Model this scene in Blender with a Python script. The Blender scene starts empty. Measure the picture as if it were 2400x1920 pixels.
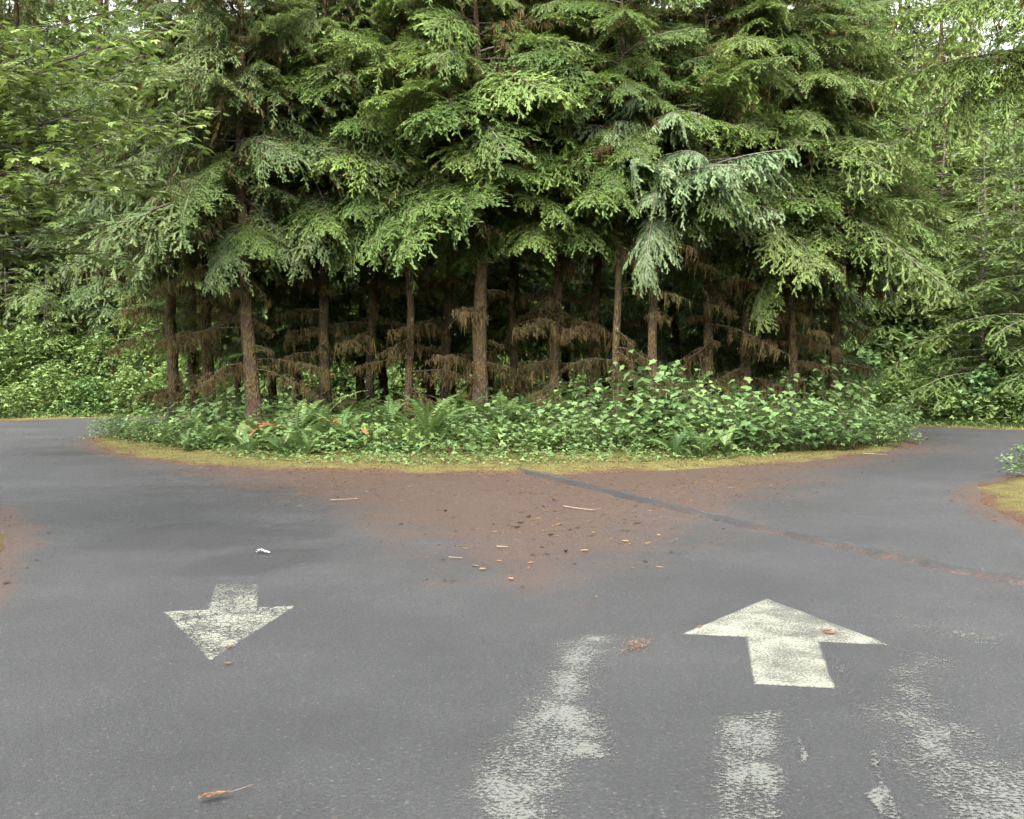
import bpy, math, random
import numpy as np
from mathutils import Matrix, Vector, Euler

# ------------------------------------------------------------------ camera, sky, sun, exposure
scene = bpy.context.scene
COL = scene.collection
F_PX, HZ, CAM_H = 2573.0, 880.0, 1.6          # focal length and horizon row in photograph pixels, eye height

cam_data = bpy.data.cameras.new('camera')
cam_data.sensor_width = 36.0
cam_data.lens = 36.0 * F_PX / 2400.0
cam_data.shift_y = -(960.0 - HZ) / 2400.0
cam_data.clip_end = 2000.0
cam = bpy.data.objects.new('camera', cam_data)
cam.location = (0, 0, CAM_H)
cam.rotation_euler = (math.radians(90), 0, 0)
COL.objects.link(cam)
scene.camera = cam

SUN_EL, SUN_AZ = math.radians(46), math.radians(196)   # azimuth clockwise from +Y
world = bpy.data.worlds.new('World')
scene.world = world
world.use_nodes = True
wn, wl = world.node_tree.nodes, world.node_tree.links
bg = wn['Background']
sky = wn.new('ShaderNodeTexSky')
sky.sky_type = 'NISHITA'
sky.sun_disc = False
sky.sun_elevation = SUN_EL
sky.sun_rotation = SUN_AZ
sky.air_density = 1.0
sky.dust_density = 4.0
sky.ozone_density = 1.0
hs = wn.new('ShaderNodeHueSaturation')
hs.inputs['Saturation'].default_value = 0.12
wl.new(sky.outputs[0], hs.inputs['Color'])
wl.new(hs.outputs[0], bg.inputs['Color'])
bg.inputs['Strength'].default_value = 0.15

sun_data = bpy.data.lights.new('sun', 'SUN')
sun_data.energy = 1.5
sun_data.angle = math.radians(60)
sun_data.color = (1.0, 0.94, 0.82)
sun = bpy.data.objects.new('sun', sun_data)
sd = Vector((math.sin(SUN_AZ) * math.cos(SUN_EL), math.cos(SUN_AZ) * math.cos(SUN_EL), math.sin(SUN_EL)))
sun.rotation_euler = (-sd).to_track_quat('-Z', 'Y').to_euler()
sun.location = sd * 60
COL.objects.link(sun)

scene.view_settings.view_transform = 'Standard'
scene.view_settings.look = 'None'
scene.view_settings.gamma = 1.0
scene.view_settings.use_curve_mapping = False
scene.view_settings.exposure = 2.85
scene.render.engine = 'CYCLES'
scene.cycles.max_bounces = 6
scene.cycles.diffuse_bounces = 4
scene.cycles.use_adaptive_sampling = True
scene.cycles.adaptive_threshold = 0.02
scene.cycles.glossy_bounces = 2
scene.cycles.transmission_bounces = 4
scene.cycles.transparent_max_bounces = 8
scene.cycles.use_denoising = True
scene.cycles.denoising_prefilter = 'NONE'
scene.cycles.caustics_reflective = False
scene.cycles.caustics_refractive = False

rng = np.random.default_rng(11)
random.seed(11)


def ground_pt(x, y):
    d = CAM_H * F_PX / (y - HZ)
    return ((x - 1200.0) / F_PX * d, d)


# ------------------------------------------------------------------ mesh helpers
def make_mesh(name, V, T, mats, mi=None, attrs=None, smooth=False):
    V = np.asarray(V, dtype=np.float32)
    T = np.asarray(T, dtype=np.int32)
    me = bpy.data.meshes.new(name)
    me.vertices.add(len(V))
    me.vertices.foreach_set('co', V.ravel())
    me.loops.add(len(T) * 3)
    me.loops.foreach_set('vertex_index', T.ravel())
    me.polygons.add(len(T))
    me.polygons.foreach_set('loop_start', np.arange(0, len(T) * 3, 3, dtype=np.int32))
    me.polygons.foreach_set('loop_total', np.full(len(T), 3, dtype=np.int32))
    for m in mats:
        me.materials.append(m)
    if mi is not None:
        me.polygons.foreach_set('material_index', np.asarray(mi, dtype=np.int32))
    if smooth:
        me.polygons.foreach_set('use_smooth', np.ones(len(T), dtype=bool))
    for k, a in (attrs or {}).items():
        at = me.attributes.new(k, 'FLOAT', 'POINT')
        at.data.foreach_set('value', np.asarray(a, dtype=np.float32))
    me.update()
    return me


def link(name, data, parent=None, mat=None):
    o = bpy.data.objects.new(name, data)
    COL.objects.link(o)
    if parent is not None:
        o.parent = parent
    if mat is not None:
        o.matrix_local = mat
    return o


def tag(o, label, cat=None, group=None, kind=None):
    if label:
        o['label'] = label
    if cat:
        o['category'] = cat
    if group:
        o['group'] = group
    if kind:
        o['kind'] = kind
    return o


def thing(name, label, cat, loc, group=None, rz=0.0):
    o = link(name, None)
    o.empty_display_size = 0.2
    o.location = loc
    o.rotation_euler = (0, 0, rz)
    return tag(o, label, cat, group)


class Geo:
    """collects triangle soups with a material index and two vertex attributes"""
    def __init__(s):
        s.V, s.T, s.M, s.A, s.R, s.n = [], [], [], [], [], 0

    def add(s, V, T, mi=0, age=0.0, rnd=0.0):
        V = np.asarray(V, float)
        T = np.asarray(T, int)
        k = len(V)
        s.V.append(V)
        s.T.append(T + s.n)
        s.M.append(np.full(len(T), mi))
        s.A.append(np.broadcast_to(np.asarray(age, float), (k,)).copy())
        s.R.append(np.broadcast_to(np.asarray(rnd, float), (k,)).copy())
        s.n += k

    def add_inst(s, tV, tT, P, X, Zh, S, mi=0, age=None, rnd=None):
        """copy a template on frames: P position, X direction, Zh up hint, S (n,3) scale"""
        P = np.asarray(P, float)
        n = len(P)
        if n == 0:
            return
        X = X / (np.linalg.norm(X, axis=1, keepdims=True) + 1e-9)
        Y = np.cross(Zh, X)
        Y /= np.linalg.norm(Y, axis=1, keepdims=True) + 1e-9
        Z = np.cross(X, Y)
        S = np.asarray(S, float)
        loc = tV[None] * S[:, None, :]
        W = P[:, None, :] + loc[..., 0:1] * X[:, None] + loc[..., 1:2] * Y[:, None] + loc[..., 2:3] * Z[:, None]
        k = len(tV)
        T = tT[None] + (np.arange(n) * k)[:, None, None]
        a = np.zeros(n) if age is None else np.asarray(age)
        r = np.zeros(n) if rnd is None else np.asarray(rnd)
        if a.ndim == 1:
            a = np.repeat(a, k)
        s.add(W.reshape(-1, 3), T.reshape(-1, 3), mi, a.ravel(), np.repeat(r, k))

    def tube(s, pts, rad, sides=6, mi=0, age=0.0, rnd=0.0, cap=True):
        pts = np.asarray(pts, float)
        n = len(pts)
        rad = np.broadcast_to(np.asarray(rad, float), (n,)) if np.ndim(rad) < 2 else np.asarray(rad)
        tan = np.gradient(pts, axis=0)
        tan /= np.linalg.norm(tan, axis=1, keepdims=True) + 1e-9
        h = np.array([0, 1.0, 0]) if abs(tan[0][1]) < 0.8 else np.array([1.0, 0, 0])
        U = np.cross(tan, h)
        U /= np.linalg.norm(U, axis=1, keepdims=True) + 1e-9
        W = np.cross(tan, U)
        a = np.linspace(0, 2 * np.pi, sides, endpoint=False)
        ca, sa = np.cos(a), np.sin(a)
        rr = rad if rad.ndim == 2 else rad[:, None]
        ring = pts[:, None] + rr[..., None] * (U[:, None] * ca[None, :, None] + W[:, None] * sa[None, :, None])
        V = ring.reshape(-1, 3)
        i = np.arange(n - 1)[:, None] * sides
        j = np.arange(sides)[None]
        j2 = (j + 1) % sides
        q = np.stack([i + j, i + sides + j, i + sides + j2, i + j2], -1).reshape(-1, 4)
        T = np.concatenate([q[:, [0, 1, 2]], q[:, [0, 2, 3]]])
        if cap:
            V = np.concatenate([V, pts[-1:]])
            b = (n - 1) * sides
            T = np.concatenate([T, np.stack([b + j[0], np.full(sides, len(V) - 1), b + j2[0]], -1)])
        s.add(V, T, mi, age, rnd)

    def mesh(s, name, mats, smooth=False):
        return make_mesh(name, np.concatenate(s.V), np.concatenate(s.T), mats, np.concatenate(s.M),
                         {'age': np.concatenate(s.A), 'rnd': np.concatenate(s.R)}, smooth)


def rotz(v, a):
    c, s_ = np.cos(a), np.sin(a)
    out = np.array(v, float)
    x, y = out[..., 0].copy(), out[..., 1].copy()
    out[..., 0] = c * x - s_ * y
    out[..., 1] = s_ * x + c * y
    return out


# ------------------------------------------------------------------ materials
def new_mat(name):
    m = bpy.data.materials.new(name)
    m.use_nodes = True
    nt = m.node_tree
    return m, nt, nt.nodes, nt.links, nt.nodes['Principled BSDF'], nt.nodes['Material Output']


def ramp(nodes, stops, interp='LINEAR'):
    r = nodes.new('ShaderNodeValToRGB')
    cr = r.color_ramp
    cr.interpolation = interp
    while len(cr.elements) > 1:
        cr.elements.remove(cr.elements[-1])
    for i, (p, c) in enumerate(stops):
        e = cr.elements[0] if i == 0 else cr.elements.new(p)
        e.position = p
        e.color = (*c, 1) if len(c) == 3 else c
    return r


def math_node(nodes, links, op, a, b=None, clamp=False):
    n = nodes.new('ShaderNodeMath')
    n.operation = op
    n.use_clamp = clamp
    for i, v in enumerate((a, b)):
        if v is None:
            continue
        if isinstance(v, (int, float)):
            n.inputs[i].default_value = v
        else:
            links.new(v, n.inputs[i])
    return n.outputs[0]


def noise(nodes, links, vec, scale, detail=3.0, rough=0.55):
    n = nodes.new('ShaderNodeTexNoise')
    n.inputs['Scale'].default_value = scale
    n.inputs['Detail'].default_value = detail
    n.inputs['Roughness'].default_value = rough
    if vec is not None:
        links.new(vec, n.inputs['Vector'])
    return n


def mix_col(nodes, links, fac, a, b, mode='MIX'):
    n = nodes.new('ShaderNodeMix')
    n.data_type = 'RGBA'
    n.blend_type = mode
    for sock, v in ((n.inputs['Factor'], fac), (n.inputs['A'], a), (n.inputs['B'], b)):
        if isinstance(v, (int, float)):
            sock.default_value = v
        elif isinstance(v, tuple):
            sock.default_value = (*v, 1)
        else:
            links.new(v, sock)
    return n.outputs['Result']


def leaf_mat(name, old, young, trans=0.3, rough=0.5, obj_var=0.25, spec=0.35, hue_var=0.02):
    """foliage: colour runs from the old to the young leaf colour, with variation by leaf and by object"""
    m, nt, N, L, P, O = new_mat(name)
    at = N.new('ShaderNodeAttribute'); at.attribute_name = 'age'
    rn = N.new('ShaderNodeAttribute'); rn.attribute_name = 'rnd'
    oi = N.new('ShaderNodeObjectInfo')
    col = mix_col(N, L, at.outputs['Fac'], old, young)
    hv = N.new('ShaderNodeHueSaturation')
    L.new(col, hv.inputs['Color'])
    v1 = math_node(N, L, 'MULTIPLY_ADD', rn.outputs['Fac'], 0.5); v1.node.inputs[2].default_value = 0.75
    v2 = math_node(N, L, 'MULTIPLY_ADD', oi.outputs['Random'], obj_var * 2); v2.node.inputs[2].default_value = 1 - obj_var
    L.new(math_node(N, L, 'MULTIPLY', v1, v2), hv.inputs['Value'])
    h = math_node(N, L, 'MULTIPLY_ADD', oi.outputs['Random'], -2 * hue_var); h.node.inputs[2].default_value = 0.5 + hue_var
    L.new(h, hv.inputs['Hue'])
    L.new(hv.outputs[0], P.inputs['Base Color'])
    P.inputs['Roughness'].default_value = rough
    P.inputs['Specular IOR Level'].default_value = spec
    tr = N.new('ShaderNodeBsdfTranslucent')
    L.new(mix_col(N, L, 0.35, hv.outputs[0], (0.16, 0.22, 0.03)), tr.inputs['Color'])
    mx = N.new('ShaderNodeMixShader')
    mx.inputs[0].default_value = trans
    L.new(P.outputs[0], mx.inputs[1])
    L.new(tr.outputs[0], mx.inputs[2])
    L.new(mx.outputs[0], O.inputs['Surface'])
    return m


def bark_mat(name, a, b, lichen=0.3, moss=0.0):
    m, nt, N, L, P, O = new_mat(name)
    tc = N.new('ShaderNodeTexCoord')
    mp = N.new('ShaderNodeMapping')
    mp.inputs['Scale'].default_value = (1, 1, 0.35)
    L.new(tc.outputs['Object'], mp.inputs['Vector'])
    n1 = noise(N, L, mp.outputs[0], 22, 5, 0.65)
    n2 = noise(N, L, tc.outputs['Object'], 7, 3)
    n3 = noise(N, L, tc.outputs['Object'], 1.7, 2)
    vo = N.new('ShaderNodeTexVoronoi'); vo.inputs['Scale'].default_value = 26
    L.new(mp.outputs[0], vo.inputs['Vector'])
    r1 = ramp(N, [(0.3, a), (0.7, b)])
    L.new(n1.outputs['Fac'], r1.inputs[0])
    lr = ramp(N, [(0.60, (0, 0, 0)), (0.70, (1, 1, 1))]); L.new(n2.outputs['Fac'], lr.inputs[0])
    c = mix_col(N, L, math_node(N, L, 'MULTIPLY', lr.outputs[0], lichen), r1.outputs[0], (0.17, 0.165, 0.14))
    mr = ramp(N, [(0.42, (0, 0, 0)), (0.62, (1, 1, 1))]); L.new(n3.outputs['Fac'], mr.inputs[0])
    c = mix_col(N, L, math_node(N, L, 'MULTIPLY', mr.outputs[0], moss), c, (0.10, 0.075, 0.022))
    L.new(c, P.inputs['Base Color'])
    P.inputs['Roughness'].default_value = 0.9
    P.inputs['Specular IOR Level'].default_value = 0.2
    bp = N.new('ShaderNodeBump'); bp.inputs['Strength'].default_value = 1.0; bp.inputs['Distance'].default_value = 0.05
    L.new(math_node(N, L, 'ADD', n1.outputs['Fac'], vo.outputs['Distance']), bp.inputs['Height'])
    L.new(bp.outputs[0], P.inputs['Normal'])
    return m


def plain_mat(name, c, rough=0.85, var=0.3, scale=30.0):
    m, nt, N, L, P, O = new_mat(name)
    tc = N.new('ShaderNodeTexCoord')
    n1 = noise(N, L, tc.outputs['Object'], scale, 4)
    r1 = ramp(N, [(0.25, tuple(v * (1 - var) for v in c)), (0.75, tuple(min(1, v * (1 + var)) for v in c))])
    L.new(n1.outputs['Fac'], r1.inputs[0])
    L.new(r1.outputs[0], P.inputs['Base Color'])
    P.inputs['Roughness'].default_value = rough
    P.inputs['Specular IOR Level'].default_value = 0.25
    return m


M_HEM = leaf_mat('hemlock_needles', (0.066, 0.104, 0.028), (0.136, 0.212, 0.052), 0.40, rough=0.6, spec=0.25, hue_var=0.012)
M_HEML = leaf_mat('pale_hemlock_needles', (0.066, 0.101, 0.029), (0.132, 0.190, 0.052), 0.40, rough=0.6, spec=0.25, hue_var=0.012)
M_SPR = leaf_mat('spruce_needles', (0.052, 0.080, 0.029), (0.104, 0.150, 0.049), 0.35, rough=0.6, spec=0.25, hue_var=0.012)
M_SIL = leaf_mat('silver_needles', (0.090, 0.128, 0.062), (0.165, 0.225, 0.102), 0.3, rough=0.6, spec=0.25, obj_var=0.12)
M_DRY = leaf_mat('dry_needles', (0.085, 0.050, 0.018), (0.16, 0.10, 0.035), 0.2)
M_MOSS = leaf_mat('hanging_moss', (0.034, 0.026, 0.011), (0.088, 0.067, 0.027), 0.3, rough=0.9, spec=0.1)
M_THIM = leaf_mat('thimbleberry_leaf', (0.070, 0.124, 0.043), (0.130, 0.208, 0.072), 0.3, obj_var=0.22)
M_SALM = leaf_mat('salmonberry_leaf', (0.066, 0.112, 0.032), (0.142, 0.215, 0.060), 0.3, obj_var=0.12)
M_MAPL = leaf_mat('maple_leaf', (0.090, 0.135, 0.038), (0.180, 0.24, 0.062), 0.35, obj_var=0.25)
M_FERN = leaf_mat('fern_frond', (0.050, 0.095, 0.030), (0.100, 0.160, 0.048), 0.25, obj_var=0.25)
M_DEADF = leaf_mat('dead_frond', (0.17, 0.070, 0.026), (0.27, 0.12, 0.045), 0.2, hue_var=0.01)
M_COVER = leaf_mat('ground_cover_leaf', (0.076, 0.130, 0.046), (0.170, 0.25, 0.078), 0.3, obj_var=0.0)
M_GRASS = leaf_mat('grass_blade', (0.07, 0.11, 0.032), (0.165, 0.18, 0.062), 0.3, obj_var=0.0)
M_BERRY = plain_mat('red_berry', (0.45, 0.03, 0.015), 0.4, 0.2)
M_WOOD = plain_mat('branch_wood', (0.040, 0.030, 0.022), 0.9, 0.4)
M_GREYW = plain_mat('grey_branch_wood', (0.10, 0.088, 0.074), 0.9, 0.4)
M_STEM = plain_mat('green_stem', (0.050, 0.056, 0.024), 0.8, 0.3)
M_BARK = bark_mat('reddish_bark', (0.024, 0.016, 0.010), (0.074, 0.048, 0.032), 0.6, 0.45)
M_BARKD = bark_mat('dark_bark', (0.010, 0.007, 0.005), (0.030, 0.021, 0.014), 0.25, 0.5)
M_BARKG = bark_mat('grey_bark', (0.045, 0.040, 0.033), (0.12, 0.105, 0.088), 0.5, 0.3)

# ------------------------------------------------------------------ the plan of road and island
ISL_PX = [(212, 1026), (222, 1042), (262, 1060), (340, 1076), (470, 1092), (700, 1104), (950, 1110), (1250, 1113),
          (1500, 1108), (1720, 1096), (1900, 1083), (2030, 1068), (2110, 1052), (2146, 1036)]
isl = [ground_pt(*p) for p in ISL_PX]
isl += [(9.6, 28.5), (8.2, 33.0), (4.5, 37.0), (-0.5, 38.5), (-5.5, 37.5), (-9.2, 34.3), (-10.6, 31.2)]
ISL = np.array(isl)
OUT = np.array([(-4.1, -30), (-3.5, 3.0), (-3.7, 7.2), (-4.68, 10.2), (-6.05, 13.0), (-9.5, 16.5), (-15, 20.5), (-19.5, 27), (-20.0, 33.5),
                (-17.6, 39.0), (-13.6, 42.2), (-8, 44.5), (-1, 45.6), (5.5, 43.2), (9.4, 39.5), (11.6, 35.9), (13.8, 32.9), (16.5, 30.2), (24, 26.5), (40, 24),
                (40, 16.5), (22, 17.8), (12.5, 18.8), (8.6, 18.0), (6.35, 15.4), (5.55, 12.4), (5.25, 9.0), (5.4, 3), (5.5, -30)], float)


def smooth_poly(P, it=1):
    for _ in range(it):
        Q = np.roll(P, -1, 0)
        P = np.stack([P * .75 + Q * .25, P * .25 + Q * .75], 1).reshape(-1, 2)
    return P


ISLs, OUTs = smooth_poly(ISL), smooth_poly(OUT)


def sdf(P, poly):
    """signed distance, positive inside"""
    P = np.asarray(P, np.float32).reshape(-1, 2)
    A = poly.astype(np.float32)
    B = np.roll(A, -1, 0)
    if len(P) <= 64:
        ab = B - A
        ap = P[:, None] - A[None]
        t = np.clip((ap * ab).sum(2) / ((ab * ab).sum(1) + 1e-9), 0, 1)
        best = np.sqrt(((ap - t[..., None] * ab) ** 2).sum(2).min(1))
        c = (A[None, :, 1] > P[:, None, 1]) != (B[None, :, 1] > P[:, None, 1])
        xi = A[None, :, 0] + (P[:, None, 1] - A[None, :, 1]) / (ab[None, :, 1] + 1e-9) * ab[None, :, 0]
        ins = ((c & (P[:, None, 0] < xi)).sum(1) % 2).astype(bool)
        return np.where(ins, best, -best)
    x, y = np.ascontiguousarray(P[:, 0]), np.ascontiguousarray(P[:, 1])
    best = np.full(len(P), 1e9, np.float32)
    ins = np.zeros(len(P), bool)
    for (ax, ay), (bx, by) in zip(A, B):
        dx, dy = bx - ax, by - ay
        px, py = x - ax, y - ay
        t = np.clip((px * dx + py * dy) / (dx * dx + dy * dy + 1e-9), 0, 1)
        px -= t * dx
        py -= t * dy
        np.minimum(best, px * px + py * py, out=best)
        c = (ay > y) != (by > y)
        if c.any():
            ins ^= c & (x < ax + (y - ay) / (dy + 1e-9) * dx)
    best = np.sqrt(best)
    return np.where(ins, best, -best)


def vnoise(P, scale, seed=0):
    """cheap smooth value noise, -1..1"""
    P = np.asarray(P, float) / scale + seed * 17.3
    i = np.floor(P).astype(int)
    f = P - i
    f = f * f * (3 - 2 * f)

    def h(a, b):
        v = np.sin(a * 127.1 + b * 311.7 + seed * 74.7) * 43758.5453
        return (v - np.floor(v)) * 2 - 1
    x, y = i[:, 0], i[:, 1]
    u, w = f[:, 0], f[:, 1]
    return (h(x, y) * (1 - u) + h(x + 1, y) * u) * (1 - w) + (h(x, y + 1) * (1 - u) + h(x + 1, y + 1) * u) * w


def land_h(P):
    """height of the ground; below the asphalt inside the roadway"""
    P = np.asarray(P, float).reshape(-1, 2)
    di = sdf(P, ISLs)
    do = -sdf(P, OUTs)
    d = np.maximum(di, do)
    dn = d + 0.10 * vnoise(P, 0.7, 1) + 0.10 * vnoise(P, 2.3, 2)
    rim = np.clip(dn / 0.25, -1, 1) * 0.035
    z = np.where(dn < 0, np.maximum(rim, -0.05), rim + 0.02 * np.clip(dn, 0, 2))
    isl_m = np.clip((di - 1.0) / 5.0, 0, 1)
    z = z + np.where(di > 0, 0.30 * isl_m * isl_m * (3 - 2 * isl_m), 0)
    ob = np.clip((do - 0.8) / 7.0, 0, 1)
    bank = np.where(P[:, 0] > 6, 1.5, 0.9)
    z = z + np.where(do > 0, bank * ob * ob * (3 - 2 * ob), 0)
    fb = np.clip((do - 12) / 60.0, 0, 1)
    z = z + 9.0 * fb * fb * (3 - 2 * fb)
    z = z + np.where(d > 0.3, 0.02 * vnoise(P, 0.45, 3) + 0.06 * vnoise(P, 1.8, 4) * np.clip(d / 3, 0, 1), 0)
    return z, d, di, do


def gz(x, y):
    return float(land_h([(x, y)])[0][0])


def grid_mesh(xs, ys):
    X, Y = np.meshgrid(xs, ys)
    P = np.stack([X.ravel(), Y.ravel()], 1)
    nx = len(xs)
    i = np.arange(len(ys) - 1)[:, None] * nx + np.arange(nx - 1)[None]
    i = i.ravel()
    T = np.concatenate([np.stack([i, i + 1, i + nx + 1], 1), np.stack([i, i + nx + 1, i + nx], 1)])
    return P, T


def axis(parts):
    out = []
    for a, b, st in parts:
        out += list(np.arange(a, b, st))
    return np.array(sorted(set(np.round(out, 4))))


# --- materials of the ground
def ground_material():
    m, nt, N, L, P, O = new_mat('forest_floor')
    tc = N.new('ShaderNodeTexCoord')
    at = N.new('ShaderNodeAttribute'); at.attribute_name = 'edge'
    n1 = noise(N, L, tc.outputs['Object'], 3.0, 5, 0.65)
    n2 = noise(N, L, tc.outputs['Object'], 30, 5, 0.7)
    n3 = noise(N, L, tc.outputs['Object'], 0.8, 3)
    moss = ramp(N, [(0.30, (0.045, 0.030, 0.016)), (0.45, (0.070, 0.060, 0.022)), (0.62, (0.110, 0.103, 0.034)), (0.8, (0.075, 0.088, 0.027))])
    L.new(math_node(N, L, 'ADD', math_node(N, L, 'MULTIPLY', n1.outputs['Fac'], 0.55), math_node(N, L, 'MULTIPLY', n2.outputs['Fac'], 0.45)), moss.inputs[0])
    soil = ramp(N, [(0.3, (0.030, 0.018, 0.010)), (0.7, (0.085, 0.050, 0.026))])
    L.new(n2.outputs['Fac'], soil.inputs[0])
    lit = ramp(N, [(0.3, (0.035, 0.021, 0.014)), (0.7, (0.085, 0.050, 0.032))])
    L.new(n2.outputs['Fac'], lit.inputs[0])
    e = math_node(N, L, 'ADD', at.outputs['Fac'], math_node(N, L, 'MULTIPLY', math_node(N, L, 'SUBTRACT', n3.outputs['Fac'], 0.5), 1.2))
    e1 = ramp(N, [(0.02, (0, 0, 0)), (0.10, (1, 1, 1))]); L.new(math_node(N, L, 'DIVIDE', e, 3.0), e1.inputs[0])
    e2 = ramp(N, [(0.80, (0, 0, 0)), (1.0, (1, 1, 1))]); L.new(math_node(N, L, 'DIVIDE', e, 3.0), e2.inputs[0])
    c = mix_col(N, L, e1.outputs[0], lit.outputs[0], moss.outputs[0])
    c = mix_col(N, L, e2.outputs[0], c, soil.outputs[0])
    L.new(c, P.inputs['Base Color'])
    P.inputs['Roughness'].default_value = 0.95
    P.inputs['Specular IOR Level'].default_value = 0.1
    bp = N.new('ShaderNodeBump'); bp.inputs['Strength'].default_value = 0.8; bp.inputs['Distance'].default_value = 0.03
    L.new(n2.outputs['Fac'], bp.inputs['Height'])
    L.new(bp.outputs[0], P.inputs['Normal'])
    return m


def asphalt_material():
    m, nt, N, L, P, O = new_mat('asphalt')
    tc = N.new('ShaderNodeTexCoord')
    stain = N.new('ShaderNodeAttribute'); stain.attribute_name = 'stain'
    damp_shade = N.new('ShaderNodeAttribute'); damp_shade.attribute_name = 'damp_shade'
    ob = tc.outputs['Object']
    fine = noise(N, L, ob, 150, 3, 0.8)
    mid = noise(N, L, ob, 18, 4, 0.6)
    big = noise(N, L, ob, 0.45, 6, 0.68)
    vo = N.new('ShaderNodeTexVoronoi'); vo.inputs['Scale'].default_value = 105
    L.new(ob, vo.inputs['Vector'])
    base = ramp(N, [(0.25, (0.036, 0.037, 0.039)), (0.5, (0.060, 0.062, 0.064)), (0.8, (0.098, 0.100, 0.102))])
    L.new(fine.outputs['Fac'], base.inputs[0])
    # stones of the aggregate, each with its own tone
    sep = N.new('ShaderNodeSeparateColor'); L.new(vo.outputs['Color'], sep.inputs[0])
    gr = ramp(N, [(0.0, (0.022, 0.022, 0.025)), (0.25, (0.054, 0.055, 0.060)), (0.86, (0.068, 0.069, 0.072)), (0.93, (0.13, 0.125, 0.12)), (0.97, (0.22, 0.21, 0.20)), (1.0, (0.13, 0.08, 0.055))])
    L.new(sep.outputs[0], gr.inputs[0])
    c = mix_col(N, L, 0.45, base.outputs[0], gr.outputs[0])
    cg = noise(N, L, ob, 48, 2, 0.6)
    cgr = ramp(N, [(0.30, (0.60, 0.60, 0.60)), (0.5, (1, 1, 1)), (0.70, (1.5, 1.5, 1.47))]); L.new(cg.outputs['Fac'], cgr.inputs[0])
    c = mix_col(N, L, 1.0, c, cgr.outputs[0], 'MULTIPLY')
    v2 = N.new('ShaderNodeTexVoronoi'); v2.inputs['Scale'].default_value = 38
    L.new(ob, v2.inputs['Vector'])
    s2 = N.new('ShaderNodeSeparateColor'); L.new(v2.outputs['Color'], s2.inputs[0])
    pr = ramp(N, [(0.90, (0, 0, 0)), (0.93, (1, 1, 1))]); L.new(s2.outputs[0], pr.inputs[0])
    pd = ramp(N, [(0.22, (1, 1, 1)), (0.34, (0, 0, 0))]); L.new(v2.outputs['Distance'], pd.inputs[0])
    c = mix_col(N, L, math_node(N, L, 'MULTIPLY', math_node(N, L, 'MULTIPLY', pr.outputs[0], pd.outputs[0]), 0.75), c, (0.24, 0.235, 0.22))
    bv = ramp(N, [(0.30, (0.165, 0.170, 0.179)), (0.5, (0.275, 0.281, 0.291)), (0.70, (0.420, 0.427, 0.438))]); L.new(big.outputs['Fac'], bv.inputs[0])
    c = mix_col(N, L, 1.0, c, bv.outputs[0], 'MULTIPLY')
    # moist patches; also shade painted along the ridge's lower side
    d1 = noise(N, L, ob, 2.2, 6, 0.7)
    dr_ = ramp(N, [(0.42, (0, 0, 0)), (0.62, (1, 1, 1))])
    L.new(math_node(N, L, 'ADD', math_node(N, L, 'MULTIPLY', damp_shade.outputs['Fac'], 0.55), math_node(N, L, 'MULTIPLY', math_node(N, L, 'SUBTRACT', d1.outputs['Fac'], 0.36), 0.9)), dr_.inputs[0])
    dm = math_node(N, L, 'MULTIPLY', dr_.outputs[0], math_node(N, L, 'GREATER_THAN', damp_shade.outputs['Fac'], 0.02))
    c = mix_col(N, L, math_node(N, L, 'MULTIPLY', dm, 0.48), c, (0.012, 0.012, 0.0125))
    # needle carpet ground into the surface
    nn = noise(N, L, ob, 34, 4, 0.75)
    nl = noise(N, L, ob, 1.1, 8, 0.72)
    k = math_node(N, L, 'ADD', math_node(N, L, 'MULTIPLY', nn.outputs['Fac'], 1.0), math_node(N, L, 'MULTIPLY', nl.outputs['Fac'], 1.5))
    k = math_node(N, L, 'ADD', k, math_node(N, L, 'MULTIPLY', stain.outputs['Fac'], 0.85))
    kr = ramp(N, [(0.0, (0, 0, 0)), (0.56, (0, 0, 0)), (0.90, (1, 1, 1))])
    k = math_node(N, L, 'SUBTRACT', k, 1.02)
    L.new(k, kr.inputs[0])
    brown = ramp(N, [(0.35, (0.020, 0.010, 0.006)), (0.55, (0.046, 0.0235, 0.0135)), (0.7, (0.088, 0.044, 0.024))])
    L.new(nn.outputs['Fac'], brown.inputs[0])
    sm = math_node(N, L, 'MULTIPLY', kr.outputs[0], math_node(N, L, 'GREATER_THAN', stain.outputs['Fac'], 0.005))
    c = mix_col(N, L, math_node(N, L, 'MULTIPLY', sm, 0.8), c, brown.outputs[0])
    L.new(c, P.inputs['Base Color'])
    rr = math_node(N, L, 'SUBTRACT', 0.66, math_node(N, L, 'MULTIPLY', dm, 0.12))
    L.new(rr, P.inputs['Roughness'])
    P.inputs['Specular IOR Level'].default_value = 0.5
    bp = N.new('ShaderNodeBump'); bp.inputs['Strength'].default_value = 0.55; bp.inputs['Distance'].default_value = 0.006
    L.new(math_node(N, L, 'ADD', fine.outputs['Fac'], vo.outputs['Distance']), bp.inputs['Height'])
    L.new(bp.outputs[0], P.inputs['Normal'])
    return m


M_GROUND, M_ASPH = ground_material(), asphalt_material()

gx = axis([(-260, -60, 20), (-60, -24, 2), (-24, -12, 0.4), (-12, 12, 0.2), (12, 24, 0.4), (24, 60, 2), (60, 261, 20)])
gy = axis([(-60, -4, 4), (-4, 6, 1.0), (6, 10, 0.4), (10, 31, 0.2), (31, 46, 0.4), (46, 80, 2), (80, 321, 20)])
P2, T2 = grid_mesh(gx, gy)
z, dd, di, do = land_h(P2)
g = link('ground', make_mesh('ground', np.column_stack([P2, z]), T2, [M_GROUND], None, {'edge': np.clip(dd, 0, 5)}, True))
tag(g, 'mossy forest floor beside and inside the looping road', None, None, 'structure')

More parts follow.
